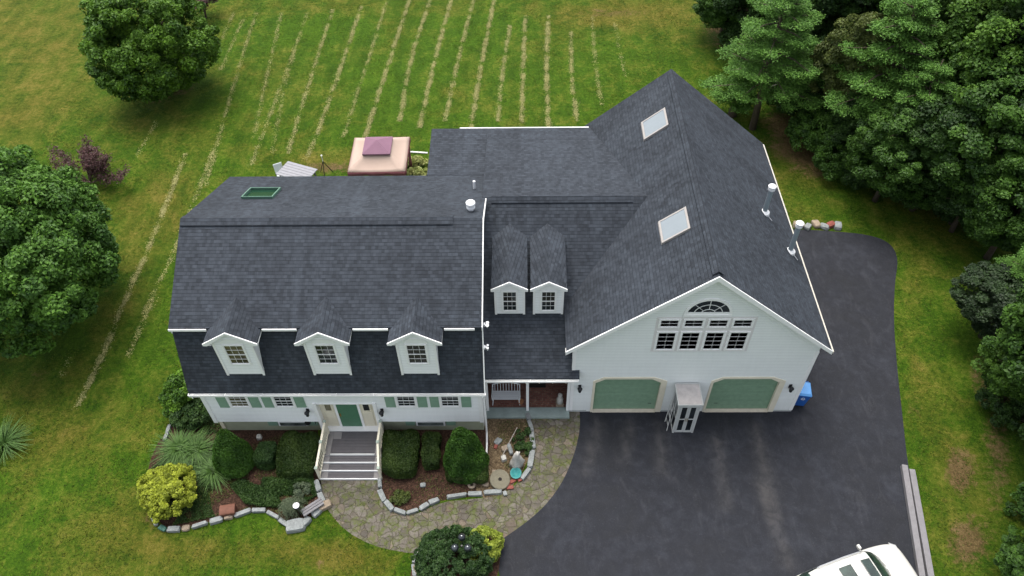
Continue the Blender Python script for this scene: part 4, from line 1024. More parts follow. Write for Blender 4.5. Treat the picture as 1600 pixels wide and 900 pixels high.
# red bricks
for i, (px, py, rz) in enumerate([(792, 758, .3), (801, 752, .5), (808, 747, .2), (787, 750, 1.2), (797, 762, .1), (814, 749, .5), (775, 697, 1.3)]):
    q = at(px, py, .04); o = MB().box(-.14, .14, -.07, .07, -.04, .04).build('brick', M_REDBR, None, bevel=.008); o.location = (q.x, q.y, .052); o.rotation_euler = (0, 0, rz)
    tag(o, ['red brick beside the millstone hub', 'red brick in the middle of the little brick pile', 'red brick under the teal bowl', 'red brick upright against the millstone', 'lowest red brick of the pile near the path', 'red brick touching the curved edging end', 'red brick by the downspout foot'][i], 'brick', 'red bricks in the litter bed')
# millstone, ring, teal bowl
q = at(781, 751, .12); o = MB().lathe((0, 0, 0), [(.06, -.06), (.30, -.06), (.31, -.02), (.31, .05), (.29, .07), (.06, .07), (.05, .05), (.05, -.05)], 28).build('millstone', M_MILL, None)
o.location = (q.x, q.y, .2); o.scale = (1.35, 1.35, 1.2); o.rotation_euler = (R(12), R(10), 0); tag(o, 'large round tan millstone with a centre hole leaning in the bed', 'millstone')
o = MB().lathe((0, 0, 0), [(.0, -.02), (.05, -.02), (.05, .075), (.0, .075)], 10).build('hub_hole', M_DARK, o)
o.parent = bpy.data.objects['millstone']; o.matrix_parent_inverse = Matrix(); o.location = (0, 0, 0)
q = at(737, 758, .05); o = MB().lathe((0, 0, 0), [(.06, -.04), (.16, -.05), (.17, .03), (.13, .06), (.07, .05), (.06, -.04)], 20).build('stone_ring', M_GRANW, None); o.location = (q.x, q.y, .06); tag(o, 'small pale stone ring on the litter below the cone shrub', 'stone ring')
q = at(806, 740, .15); o = MB().lathe((0, 0, 0), [(.02, -.1), (.10, -.10), (.20, .02), (.24, .08), (.22, .09), (.17, .04), (.02, -.04)], 20).build('teal_bowl', M_TEAL, None, smooth=True); o.location = (q.x, q.y, .16); o.rotation_euler = (R(15), 0, 0); tag(o, 'teal glazed birdbath bowl in the bed beside the curved edging', 'bowl')
# white statue
q = at(806, 714, .3)
bm_pts = [(0, 0, 0, .26), (0, .0, .22, .23), (.03, 0, .45, .20), (.0, .02, .66, .17), (-.04, .0, .82, .12), (-.02, .02, .95, .09), (0, .02, 1.06, .07)]
m = MB(); seg = 22; k0 = 0; rg = random.Random(5)
rings = []
for i, (x, y, z, r) in enumerate(bm_pts):
    rings.append([(x+r*(1+.22*math.sin(3*a+i*1.3)+.12*math.sin(7*a+i*2))*math.cos(a), y+r*.85*(1+.22*math.sin(3*a+i*1.3)+.12*math.sin(7*a-i))*math.sin(a), z) for a in [2*math.pi*j/seg for j in range(seg)]])
for r_a in rings: m.v += r_a
for i in range(len(rings)-1):
    for j in range(seg): a = i*seg+j; b = i*seg+(j+1) % seg; m.f.append((a, b, b+seg, a+seg)); m.mi.append(0)
m.f.append(tuple(range(seg))[::-1]); m.f.append(tuple(range((len(rings)-1)*seg, len(rings)*seg))); m.mi += [0, 0]
o = m.build('garden_statue', M_STONEW, None, smooth=True); o.location = (q.x+.02, q.y-.25, .0); o.rotation_euler = (R(4), R(3), .3); o.scale = (1.15, 1.15, 1.1); tag(o, 'weathered white folded stone statue in the litter bed by the curved edging', 'statue')
# hook pole, small fountain pieces
a, b = at(808, 668, .25), at(785, 712, .12); o = MB().tube([a, b], .022, 6).build('wooden_pole', M_DEAD, None); tag(o, 'thin pale wooden pole lying across the litter bed left of the statue', 'pole')
q = at(787, 716, .1); rock('rock', (q.x, q.y, .09), .11, .13, .11, .3, M_STONEW, 120, 'small white rock at the lower end of the wooden pole', 'stone')
q = at(797, 702, .1); rock('rock', (q.x, q.y, .10), .09, .26, .12, .3, M_GRAN, 121, 'narrow grey rock just left of the statue', 'stone')
q = at(789, 700, .1); rock('rock', (q.x, q.y, .07), .16, .13, .09, .3, M_GRANW, 122, 'broken tan stone crossed by the wooden pole', 'stone')
# rusty box
q = at(356, 797, .25); RB_ = empty('rusty_box', (q.x, q.y, 0), R(10), 'rust brown box with a rounded lid at the edge of the left bed', 'box')
o = MB().box(-.28, .28, -.20, .20, 0, .30).build('body', M_RUST, None, bevel=.01); o.parent = RB_
m = MB(); pr_ = [(.0+.22*math.cos(t), .30+.10*math.sin(t)) for t in np.linspace(0, math.pi, 11)]
m.prism([(-.30, y, z) for y, z in pr_], (.60, 0, 0)); o = m.build('lid', M_RUST, None); o.parent = RB_
# lantern post and weathered bench in left bed
q = at(464, 790, .7); LP = empty('garden_lantern', (q.x, q.y-.05, 0), 0, 'short white topped garden lantern under the silvery weeping shrub', 'lantern')
o = MB().tube([(0, 0, 0), (0, 0, .6)], .03, 8).build('post', M_BLACK, None); o.parent = LP
o = MB().lathe((0, 0, .6), [(.05, 0), (.09, .03), (.09, .18), (.11, .2)], 12).build('lamp_glass', M_GLASS, None); o.parent = LP
o = MB().lathe((0, 0, .8), [(.13, 0), (.13, .02), (.08, .05), (.04, .08), (.02, .12)], 16).build('cap', M_WHITE, None); o.parent = LP
q = at(488, 792, .35); BE = empty('weathered_bench', (q.x, q.y, 0), R(38), 'small weathered grey plank bench at the right tip of the left bed', 'bench')
m = MB()
for i in range(3): m.box(-.45, .45, -.17+.12*i, -.07+.12*i, .33, .37)
o = m.build('seat', M_TIMB, None, bevel=.006); o.parent = BE
for s in (-1, 1): o = MB().box(s*.36-.03, s*.36+.03, -.15, .15, 0, .33).build('leg', M_TIMB, None); o.parent = BE
# porch furniture
PB = empty('porch_bench', (-.82, 19.0, .06), 0, 'white iron garden bench standing in the left half of the porch', 'bench')
m = MB()
for i in range(5): m.box(-.6, .6, -.22+.095*i, -.145+.095*i, .42, .445)
o = m.build('seat', M_WHITE, None); o.parent = PB
m = MB().tube([(-.6, .25, .42), (-.6, .33, .80), (-.3, .34, .92), (0, .34, .96), (.3, .34, .92), (.6, .33, .80), (.6, .25, .42)], .03, 8)
for i in range(9): x = -.5+.125*i; m.tube([(x, .25, .44), (x, .335, .86)], .014, 6)
o = m.build('backrest', M_WHITE, None); o.parent = PB
for s in (-1, 1):
    o = MB().tube([(s*.6, .27, .66), (s*.62, -.2, .66), (s*.6, -.24, .42)], .022, 8).build('armrest', M_WHITE, None); o.parent = PB
    for y in (-.2, .24): o = MB().tube([(s*.56, y, .42), (s*.6, y-.03, 0)], .022, 8).build('leg', M_WHITE, None); o.parent = PB
SG = empty('porch_figure', (1.55, 18.85, .06), 0, 'pale stone garden figure on a plinth at the right end of the porch', 'statue')
o = MB().box(-.17, .17, -.2, .2, 0, .12).build('plinth', M_GRANW, None, bevel=.01); o.parent = SG
o = MB().lathe((0, 0, .12), [(.15, 0), (.13, .12), (.15, .24), (.10, .36), (.06, .42), (.10, .50), (.10, .58), (.04, .64)], 16).build('figure', M_STONEW, None, smooth=True); o.parent = SG
MT = MB().box(.1, .95, 19.7, 20.4, .06, .075).build('door_mat', M_DARK, None); tag(MT, 'dark door mat on the porch bricks', 'mat')
q = at(802, 634, .3); PK = empty('clay_pot', (-.18, 18.85, .06), 0, 'small tan clay pot on the porch brick beside the middle post', 'pot')
o = MB().lathe((0, 0, 0), [(.08, 0), (.12, .16), (.14, .2), (.11, .2), (.1, .17)], 14).build('pot', simple('terracotta', (.35, .17, .08), .8, .2), None); o.parent = PK
# lamp post in the front shrub
q = at(722, 838, 1.75); LM = empty('lamp_post', (q.x, q.y-.35, 0), 0, 'black lamp post with three globe lanterns rising from the dark front shrub', 'lamp')
o = MB().tube([(0, 0, 0), (0, 0, 1.75)], [.05, .035], 10).build('pole', M_BLACK, None); o.parent = LM
for k in range(3):
    a = R(90+120*k); x, y = .27*math.cos(a), .27*math.sin(a)
    o = MB().tube([(0, 0, 1.6), (x*.6, y*.6, 1.55), (x, y, 1.66)], .016, 8).build('arm', M_BLACK, None); o.parent = LM
    h = MB().lathe((x, y, 1.66), [(.03, 0), (.10, .05), (.13, .13), (.12, .20), (.15, .22), (.08, .29), (.02, .33)], 14).build('lantern', glass('smoked_lantern_glass', (.03, .035, .04), .1) if k == 0 else MATS['smoked_lantern_glass'], None, smooth=True); h.parent = LM
    o = MB().lathe((x, y, 1.96), [(.03, 0), (.03, .03), (.01, .05)], 8).build('finial', M_CHROME, None); o.parent = h

# ------------------------------------------------------------------ CAR
CAR = empty('parked_car', (12.05, 10.72, 0), R(19), 'white passenger car with a sunroof and roof rails parked at the lower right', 'car')
# local: +x forward, origin at car centre, length 4.75, width 1.86
def carpart(o, parent=None): o.parent = parent or CAR; return o
def loft(secs, name, mats, mfun=None, sub=2, smooth=True):
    """secs: list of (x, [(y,z)...]) half-sections from centre top to bottom"""
    n = len(secs[0][1]); V = []
    for x, hs in secs:
        full = [(x, -y, z) for y, z in hs[::-1]]+[(x, y, z) for y, z in hs[1:]]
        V += full
    w = 2*n-1; Fc = []; MI = []
    for i in range(len(secs)-1):
        for j in range(w-1):
            a = i*w+j; Fc.append((a, a+1, a+1+w, a+w)); MI.append(mfun(i, j, w) if mfun else 0)
    Fc.append(tuple(range(w))[::-1]); Fc.append(tuple(range((len(secs)-1)*w, len(secs)*w))); MI += [0, 0]
    me = bpy.data.meshes.new(name); me.from_pydata(V, [], Fc)
    for q in mats: me.materials.append(q)
    me.polygons.foreach_set('material_index', MI)
    bm = bmesh.new(); bm.from_mesh(me); bmesh.ops.recalc_face_normals(bm, faces=bm.faces); bm.to_mesh(me); bm.free()
    for p in me.polygons: p.use_smooth = smooth
    o = bpy.data.objects.new(name, me); COL.objects.link(o)
    if sub: s = o.modifiers.new('sub', 'SUBSURF'); s.levels = sub; s.render_levels = sub
    return o
def hs(w, zt, crown, zb=.28, belt=None):
    return [(0, zt+crown), (w*.45, zt+crown*.8), (w*.78, zt+crown*.25), (w*.92, zt-.05), (w, zt-.22), (w*1.0, .62), (w*.97, .42), (w*.88, zb)]
body = loft([(-2.36, hs(.74, .78, .02)), (-2.32, hs(.80, .98, .02)), (-2.1, hs(.88, 1.05, .02)), (-1.2, hs(.92, 1.04, .02)), (0, hs(.93, 1.02, .02)), (.85, hs(.93, 1.0, .05)), (1.0, hs(.93, 1.02, .05)), (1.35, hs(.92, 1.0, .07)), (1.8, hs(.89, .93, .07)), (2.12, hs(.82, .82, .06)), (2.30, hs(.68, .66, .04)), (2.37, hs(.55, .52, .02))], 'body', [M_CAR])
carpart(body)
def gh(w1, w0, zt, zb, cr=.05): return [(0, zt+cr), (w1*.5, zt+cr*.75), (w1*.86, zt+.0), (w1, zt-.05), (w0*.5+w1*.5, (zt+zb)/2), (w0, zb)]
def gm(i, j, w):
    side = j in (0, 1, w-3, w-2)
    if side: return 1 if i not in (2, 4) else 0
    return 1 if i in (0, 6) else 0
# windscreen: wide raked faces between the hood base and the roof front
g1 = loft([(-2.15, gh(.60, .80, 1.12, .98, .02)), (-1.88, gh(.66, .84, 1.60, .98)), (-1.2, gh(.69, .86, 1.68, .98)), (-1.1, gh(.69, .86, 1.68, .98)), (-.1, gh(.70, .87, 1.70, .98)), (0.0, gh(.70, .87, 1.70, .98)), (.50, gh(.68, .86, 1.64, .98)), (1.22, gh(.64, .84, 1.06, .98, .03))], 'cabin', [M_CAR, M_CARG], gm, 1)
carpart(g1)
o = MB().slab([(.05, -.38, 1.775), (.42, -.36, 1.735), (.42, .36, 1.735), (.05, .38, 1.775)], .02).build('sunroof', M_CARG, None, bevel=.01); carpart(o)
o = MB().slab([(-.85, -.38, 1.76), (-.35, -.38, 1.77), (-.35, .38, 1.77), (-.85, .38, 1.76)], .02).build('sunroof', M_CARG, None, bevel=.01); carpart(o)
for s in (-1, 1):
    o = MB().tube([(-1.5, s*.66, 1.66), (-1.42, s*.66, 1.73), (-.4, s*.67, 1.76), (.22, s*.66, 1.73), (.32, s*.65, 1.66)], .02, 8).build('roof_rail', M_CHROME, None); carpart(o)
    o = MB().hexa([(.62, s*.98-.09, 1.02), (.75, s*.98-.09, 1.02), (.75, s*.98+.09, 1.02), (.62, s*.98+.09, 1.02)], [(.62, s*.98-.09, 1.16), (.72, s*.98-.08, 1.16), (.72, s*.98+.08, 1.16), (.62, s*.98+.09, 1.16)]).box(.64, .7, min(s*.85, s*.95), max(s*.85, s*.95), 1.02, 1.07).build('side_mirror', M_CAR, None, bevel=.02); carpart(o)
    o = MB().hexa([(2.02, s*.74-.10, .66), (2.28, s*.64-.10, .62), (2.28, s*.64+.06, .62), (2.02, s*.74+.12, .66)], [(1.98, s*.74-.10, .80), (2.20, s*.64-.10, .76), (2.20, s*.64+.06, .76), (1.98, s*.74+.12, .80)]).build('headlight', glass('headlight_glass', (.35, .36, .36), .05), None, bevel=.015); carpart(o)
    o = MB().hexa([(-2.37, s*.72-.09, .72), (-2.25, s*.72-.09, .72), (-2.25, s*.72+.09, .72), (-2.37, s*.72+.09, .72)], [(-2.36, s*.72-.09, .95), (-2.2, s*.72-.09, .95), (-2.2, s*.72+.12, .95), (-2.36, s*.72+.09, .95)]).build('tail_light', simple('tail_red', (.3, .01, .01), .2), None, bevel=.01); carpart(o)
    for x in (1.42, -1.42):
        o = MB().tube([(x, s*.72, .33), (x, s*.94, .33)], .33, 24).build('wheel', M_TYRE, None, bevel=.02); carpart(o)
        r2 = MB().tube([(x, s*.935, .33), (x, s*.95, .33)], .21, 18).build('rim', M_CHROME, None); r2.parent = o
for s in (-1, 1):
    o = MB().tube([(1.16, s*.05, 1.10), (1.10, s*.45, 1.105)], .012, 6).build('wiper', M_BLACK, None); carpart(o)
o = MB().box(2.3, 2.385, -.42, .42, .46, .58).build('grille', M_BLACK, None, bevel=.01); carpart(o)
# ------------------------------------------------------------------ TREES
def rs(k): return np.random.default_rng(k)
def tree(name, label, cat, base, zc, R3, ncl, rcl, nl, ls, mat, seed, group=None, trunk_r=.22, low=-.5, core=.25, aspect=.62, start=.25):
    t = empty(name, (base[0], base[1], 0), 0, label, cat, group)
    o = trunk_mb(zc*1.15, trunk_r, max(R3[0], 1)*.9, rs(seed), 10, start).build('trunk', M_BARK, None, smooth=True); o.parent = t
    crown('crown', R3, ncl, rcl, nl, ls, mat, t, rs(seed+1), (0, 0, zc), low, core, aspect)
    return t
c = at(22, 390, 5.0)
tree('maple_tree', 'big green maple tree cut by the left edge of the lawn', 'tree', c, 4.7, (4.5, 5.1, 4.3), 480, .58, 120000, .18, L_BIG, 21, trunk_r=.28, low=-.75)
c = at(8, 235, 4.0)
c = at(224, 68, 3.6)
tree('oak_tree', 'rounded dark green oak tree on the back lawn at top left', 'tree', c, 3.5, (3.9, 3.8, 3.6), 340, .55, 80000, .20, L_OAK, 31, trunk_r=.24, low=-.8)
c = at(312, -2, 1.5)
tree('purple_tree', 'small dark tree mostly hidden behind the rounded oak', 'tree', c, 1.8, (1.3, 1.3, 1.3), 40, .4, 6000, .16, L_PURP, 35, trunk_r=.08)
# purple leaved small tree: open and spiky
c = at(138, 268, 1.0)
c = at(132, 272, 1.0)
pt = empty('purple_leaf_shrub', (c.x, c.y, 0), 0, 'open purple leaved plum shrub between the maple and the oak', 'shrub')
rg = rs(41); mb = MB(); CC = []
for i in range(26):
    a = rg.uniform(0, 6.28); L = rg.uniform(1.4, 2.9); el = rg.uniform(.3, 1.2); p0 = Vector((0, 0, .3)); d = Vector((math.cos(a)*math.cos(el), math.sin(a)*math.cos(el), math.sin(el)))
    p1 = p0+d*L*.5+Vector((0, 0, .1)); p2 = p0+d*L; mb.tube([p0, p1, p2], [.03, .02, .008], 5)
    for k in range(14):
        t = rg.uniform(.45, 1.05); CC.append(np.array(p0+d*L*t)+rg.normal(0, .13, 3))
o = mb.build('stems', M_BARK, None); o.parent = pt
CC = np.array(CC); idx = rg.integers(0, len(CC), 9000); P = CC[idx]+rg.normal(0, .11, (9000, 3)); P[:, 2] = np.maximum(P[:, 2], .15)
quads('foliage', leaves(P, np.tile([0, 0, 1.0], (9000, 1)), .11, .6, rg, .8), .45+rg.normal(0, .2, 9000), L_PURP, pt)

# --- wood tree prototypes (crown size normalised at radius 3)
def proto_leafy(seed, mat, nl=70000, hgt=4.8, zc=6.5, ls=.19, tr=.2):
    t = empty('broadleaf_tree', (0, 0, 0))
    o = trunk_mb(zc*1.1, tr, 2.8, rs(seed), 12, .35).build('trunk', M_BARK, None, smooth=True); o.parent = t
    crown('crown', (3, 3, hgt), 260, .55, nl, ls, mat, t, rs(seed+1), (0, 0, zc), -.85, .25)
    return t
def proto_pine(seed, h=13.0, R0=3.4, mat=None, nb=46, nl=60000, z_lo=.30):
    t = empty('pine_tree', (0, 0, 0)); rg = rs(seed); mb = MB().tube([(0, 0, 0), (.1, 0, h*.5), (0, 0, h)], [.28, .18, .03], 10)
    CC = []; DD = []; RR = []
    for i in range(nb):
        f = i/nb; z = h*(z_lo+(1-z_lo)*f)*.97; L = R0*(1-f**1.6*.85)*rg.uniform(.75, 1.1); a = i*2.399+rg.uniform(-.3, .3)
        d = Vector((math.cos(a), math.sin(a), 0)); s = Vector((-d.y, d.x, 0)); p0 = Vector((0, 0, z)); p1 = p0+d*L*.5+Vector((0, 0, .12*L)); p2 = p0+d*L+Vector((0, 0, .10*L))
        mb.tube([p0, p1, p2], [.06, .04, .012], 5, cap=False)
        n = int(10+L*11)
        for k in range(n):
            u = rg.uniform(.28, 1.0); wdt = .36*L*math.sin(min(1, (1-u)*2.2+.18)*1.5); off = rg.uniform(-1, 1)*wdt
            p = p0+d*L*u+s*off+Vector((0, 0, .11*L*u-abs(off)*.12+rg.uniform(-.06, .06)))
            CC.append(np.array(p)); dd = (d*.8+s*(off/max(wdt, .1))*.7); DD.append(np.array(dd)); RR.append(rg.uniform(-.15, .15))
    CC = np.array(CC); DD = unit(np.array(DD)); RR = np.array(RR)
    idx = rg.integers(0, len(CC), nl)
    P = CC[idx]+rg.normal(0, 1, (nl, 3))*np.array([.17, .17, .08])
    a = unit(DD[idx]+rg.normal(0, .55, (nl, 3))+np.array([0, 0, .15])); up = unit(np.array([0, 0, 1.0])+rg.normal(0, .5, (nl, 3))); b = unit(np.cross(a, up))
    l = rg.uniform(.10, .20, nl)[:, None]; w = .035
    V = np.stack([P-a*l*.5, P-b*w, P+a*l*.5, P+b*w], 1)
    o = mb.build('trunk', M_BARK, None, smooth=True); o.parent = t
    quads('needles', V, .45+RR[idx]+rg.normal(0, .15, nl), mat or L_PINE, t)
    return t
P_A = proto_leafy(101, L_WOOD); P_B = proto_leafy(111, L_WOODY, hgt=4.0); P_C = proto_leafy(121, L_WOOD2, hgt=4.6); P_D = proto_leafy(131, L_WOOD3, ls=.18)
P_P = proto_pine(141, z_lo=.30, nb=38, R0=4.2, nl=70000); P_Q = proto_pine(151, 12, 4.2, z_lo=.38, nb=34, nl=70000)
PZ = dict(A=6.5, B=6.5, C=6.5, D=6.5, P=10, Q=9.0)
P_K = proto_leafy(125, L_DARKT, nl=50000, hgt=4.2); PZ['K'] = 6.5
PR = dict(K=P_K, A=P_A, B=P_B, C=P_C, D=P_D, P=P_P, Q=P_Q); used = {}
GT = 'trees of the wood at the right'
# (px, py, crown height, scale, kind, label, category)
WOODS = [
 (1218, 42, 6.8, .78, 'P', 'light green white pine at the left front of the wood, behind the garage ridge', 'tree'),
 (1420, 45, 8.6, .82, 'Q', 'tall light green pine right of the dark gap at the top', 'tree'),
 (1448, 150, 6.4, .66, 'Q', 'lower light green pine below the tall one', 'tree'),
 (1340, 105, 5.5, .70, 'B', 'olive brown tinged tree between the two pines', 'tree'),
 (1140, -10, 3.2, .75, 'A', 'small green tree at the left end of the top row', 'tree'),
 (1185, -50, 6.0, .9, 'C', 'dark tree at the very top left of the wood', 'tree'),
 (1300, -30, 7.0, 1.1, 'C', 'dark tree at the top behind the first pine', 'tree'),
 (1385, -60, 8.0, 1.1, 'A', 'green tree beyond the top edge over the dark gap', 'tree'),
 (1500, 50, 7.5, 1.0, 'A', 'leafy green tree right of the tall pine at the top', 'tree'),
 (1580, 20, 8.0, 1.0, 'B', 'olive tree in the top right corner', 'tree'),
 (1525, 140, 6.5, 1.0, 'D', 'medium green tree in the middle of the wood', 'tree'),
 (1600, 130, 7.0, 1.1, 'C', 'dark tree at the right edge below the corner tree', 'tree'),
 (1405, 228, 3.8, .72, 'A', 'bushy tree at the wood edge above the brown bare ground', 'tree'),
 (1350, 190, 3.2, .62, 'C', 'dark young tree at the shaded left foot of the wood', 'tree'),
 (1290, 120, 3.5, .62, 'C', 'dark low tree under the first pine', 'tree'),
 (1478, 222, 4.6, .85, 'C', 'round dark green tree right of the lower pine', 'tree'),
 (1560, 220, 5.5, .95, 'A', 'dense green tree at the right edge, middle of the wood', 'tree'),
 (1460, 268, 2.6, .58, 'A', 'shrubby green tree on the lower rim of the wood', 'tree'),
 (1530, 285, 3.4, .70, 'C', 'dark tree just above the fallen branch', 'tree'),
 (1608, 300, 4.5, .80, 'A', 'green tree by the right edge above the lighter pine', 'tree'),
 (1625, 352, 3.0, .50, 'D', 'small bright tree touching the right edge', 'tree'),
 (1572, 470, 2.6, .62, 'K', 'nearly black round tree standing alone by the right lawn', 'tree'),
 (1650, 400, 5.0, .5, 'P', 'light green pine leaning in from the right edge', 'tree'),
 (1612, 570, 3.0, .55, 'D', 'mid green tree at the right edge below the black tree', 'tree'),
 (1700, 650, 4.0, .60, 'C', 'dark tree outside the right edge beside the pine', 'tree'),
 (1622, 885, 1.6, .36, 'A', 'leafy tree in the lower right corner', 'tree'),
 (1720, 520, 6.0, .9, 'A', 'green tree beyond the right edge', 'tree'),
 (1690, 200, 7.0, 1.1, 'C', 'dark tree beyond the right edge above', 'tree'),
 (1680, 60, 8.0, 1.2, 'A', 'green tree beyond the top right corner', 'tree'),
 (1480, -70, 8.0, 1.2, 'C', 'dark tree beyond the top edge', 'tree'),
 (1590, -70, 8.0, 1.2, 'A', 'green tree beyond the top edge at right', 'tree'),
 (1270, -110, 8.0, 1.2, 'A', 'green tree beyond the top edge at left', 'tree'),
 (1790, 780, 5.0, .9, 'A', 'green tree beyond the right edge near the bottom', 'tree'),
]
rg = random.Random(9)
for i, (px, py, zc, sc, k, lab, cat) in enumerate(WOODS):
    p = PR[k]
    if k in used: t = copy_tree(p)
    else: t = p; used[k] = 1
    q = at(px, py, zc); hz = zc/PZ[k]
    t.location = (q.x, q.y, 0); t.rotation_euler = (0, 0, rg.uniform(0, 6.28))
    s = sc*1.06; t.scale = (s, s, hz if k not in 'PQ' else (hz+s)/2)
    tag(t, lab, cat, GT)
for k in PR:
    if k not in used:
        for ch in list(PR[k].children): bpy.data.objects.remove(ch)
        bpy.data.objects.remove(PR[k])
# low pine bough reaching over the lawn behind the garage
q = at(1155, 133, 2.2); t = proto_pine(161, 3.6, 1.35, nb=20, nl=14000, z_lo=.25); t.name = 'young_pine'; t.location = (q.x, q.y, 0); tag(t, 'young light green pine on the lawn just behind the garage ridge', 'tree')
# understory
UND = [(1290, 200, 1.6, .62, 'A'), (1330, 228, 1.8, .6, 'A'), (1368, 250, 1.6, .6, 'C'), (1325, 175, 1.8, .7, 'C'), (1425, 278, 1.6, .6, 'A'), (1490, 296, 1.4, .55, 'C'), (1560, 330, 1.4, .6, 'A'), (1255, 140, 1.4, .6, 'C'), (1600, 620, 1.2, .45, 'C'), (1390, 200, 1.8, .75, 'C'), (1180, 50, 1.4, .7, 'C'), (1310, 110, 1.6, .8, 'C'), (1455, 235, 2.0, .8, 'A'), (1520, 270, 2.0, .8, 'C'), (1590, 290, 2.0, .8, 'C'), (1240, 90, 1.5, .8, 'C')]
BB = {}
def bush(name, label, cat, c, R3, zc, ncl, rcl, nl, ls, mat, seed, group=None, low=-.3, core=.1, aspect=.6):
    t = empty(name, (c[0], c[1], 0), 0, label, cat, group)
    m = MB(); rr = random.Random(seed)
    for k in range(7):
        a = k*.9; m.tube([(0, 0, 0), (math.cos(a)*R3[0]*.3, math.sin(a)*R3[1]*.3, zc*.7), (math.cos(a)*R3[0]*.6, math.sin(a)*R3[1]*.6, zc*1.1)], [.03, .02, .008], 5)
    o = m.build('stems', M_BARK, None); o.parent = t
    crown('foliage', R3, ncl, rcl, nl, ls, mat, t, rs(seed), (0, 0, zc), low, core, aspect)
    return t
UL = ['leftmost low bush under the first pine', 'low bush below the leftmost one', 'dark low bush at the bend of the wood edge', 'dark low bush behind the leftmost one', 'low green bush above the bare brown patch', 'dark low bush above the fallen branch', 'low green bush at the right rim of the wood', 'dark low bush below the small top tree', 'dark low bush under the right pines', 'dark low bush in the shaded hollow', 'dark low bush at the top left of the wood', 'dark low bush deep in the gap', 'green bush below the lower pine', 'dark bush behind the fallen branch', 'dark bush at the right edge above the light pine', 'dark bush beneath the left side of the first pine']
for i, (px, py, zc, sc, k) in enumerate(UND):
    q = at(px, py, zc)
    if k not in BB: BB[k] = b = bush('low_bush', None, None, q, (3, 3, 2.4), 1.6, 150, .6, 30000, .22, L_WOOD if k == 'A' else L_WOOD2, 300+i)
    else: b = copy_tree(BB[k]); b.location = (q.x, q.y, 0)
    b.scale = (sc, sc, sc*1.1); b.rotation_euler = (0, 0, i*1.3); tag(b, UL[i], 'bush', 'low bushes under the wood')
# fallen branches
a, b = at(1465, 307, .1), at(1502, 322, .1); o = MB().tube([a, a.lerp(b, .5)+Vector((.1, .1, .05)), b], [.06, .05, .03], 7).build('fallen_branch', M_DEAD, None); tag(o, 'pale fallen branch lying on the grass below the wood', 'branch')
a, b = at(1205, 135, 1.4), at(1270, 110, 2.2); o = MB().tube([a, b], [.03, .05], 6).build('bare_branch', M_DEAD, None); tag(o, 'bare grey branch reaching left out of the first pine', 'branch')

# ------------------------------------------------------------------ SHRUBS
def shellshrub(name, label, c, zc, fn, nl, ls, mat, seed, cat='shrub', group=None, aspect=.5, stemh=.4):
    """dense clipped shrub: fn(rng,n)->(P,N) samples of its outer skin"""
    t = empty(name, (c[0], c[1], 0), 0, label, cat, group); rg = rs(seed)
    m = MB().tube([(0, 0, 0), (0, 0, stemh)], .06, 7); o = m.build('stem', M_BARK, None); o.parent = t
    P, N = fn(rg, nl)
    # lumps
    k = rg.normal(0, 4.5, (7, 3)); ph = rg.uniform(0, 6, 7); w = sum(np.sin(P@k[i]+ph[i]) for i in range(7))/7
    P = P+N*(w*.17)[:, None]-N*(rg.uniform(0, 1, len(P))**2*.14)[:, None]; P[:, 2] = np.maximum(P[:, 2], .03)
    quads('foliage', leaves(P, N, ls, aspect, rg, .55), .42+w*.5+rg.normal(0, .22, len(P)), mat, t)
    return t
def cone(r, h, pw=.75):
    def f(rg, n):
        u = rg.uniform(0, 1, n); a = rg.uniform(0, 6.283, n); u = 1-np.sqrt(1-u*.999)      # more low down
        rr = r*np.maximum(0, 1-u**1.5)**pw; rr = np.where(u < .12, r*(.86+.14*u/.12), rr)
        P = np.stack([rr*np.cos(a), rr*np.sin(a), .05+u*h], 1); N = unit(np.stack([np.cos(a), np.sin(a), .35+.5*u], 1)); return P, N
    return f
def boxy(lx, ly, h, rnd=.15):
    def f(rg, n):
        P = rg.uniform(-1, 1, (n, 3)); k = rg.integers(0, 5, n); A = np.array([ly*h, ly*h, lx*h, lx*h, lx*ly*2.0]); k = rg.choice(5, n, p=A/A.sum())
        for ax, sgn, kk in ((0, 1, 0), (0, -1, 1), (1, 1, 2), (1, -1, 3), (2, 1, 4)): P[k == kk, ax] = sgn
        Q = P/np.maximum(1, (np.abs(P)**5).sum(1)**(1/5))[:, None]
        N = unit(Q**3+np.array([0, 0, .15])); return Q*np.array([lx/2, ly/2, h/2])+np.array([0, 0, h/2]), N
    return f
q = at(367, 725, .3); shellshrub('cone_arborvitae', 'dense green cone shrub at the left corner of the house', (q.x, q.y+.15, 0), 0, cone(.80, 2.55, .72), 24000, .07, L_ARB, 501)
q = at(727, 728, .3); shellshrub('cone_arborvitae', 'large dense green cone shrub in the right bed by the corner', (q.x, q.y+.15, 0), 0, cone(.96, 2.85, .72), 30000, .07, L_ARB, 511)
q = at(727, 748, .2); shellshrub('spreading_yew', 'low dark shrub spreading at the foot of the large cone', (q.x+.05, q.y+.25, 0), 0, boxy(1.75, .95, .55), 16000, .06, L_HEDGE, 515)
q = at(418, 712, .3); shellshrub('round_boxwood', 'small dark green round shrub between the cone and the left hedge', (q.x, q.y, 0), 0, boxy(.85, 1.0, .75), 12000, .06, L_SHRUB, 521)
q = at(466, 715, .35); shellshrub('clipped_hedge', 'wide clipped hedge left of the front steps', (q.x-.0, q.y+.1, 0), 0, boxy(1.65, 2.0, .8), 30000, .085, L_HEDGE, 531, 'hedge')
q = at(626, 712, .35); shellshrub('clipped_hedge', 'wide clipped hedge right of the front steps', (q.x, q.y+.1, 0), 0, boxy(1.50, 2.0, .8), 28000, .085, L_HEDGE, 541, 'hedge')
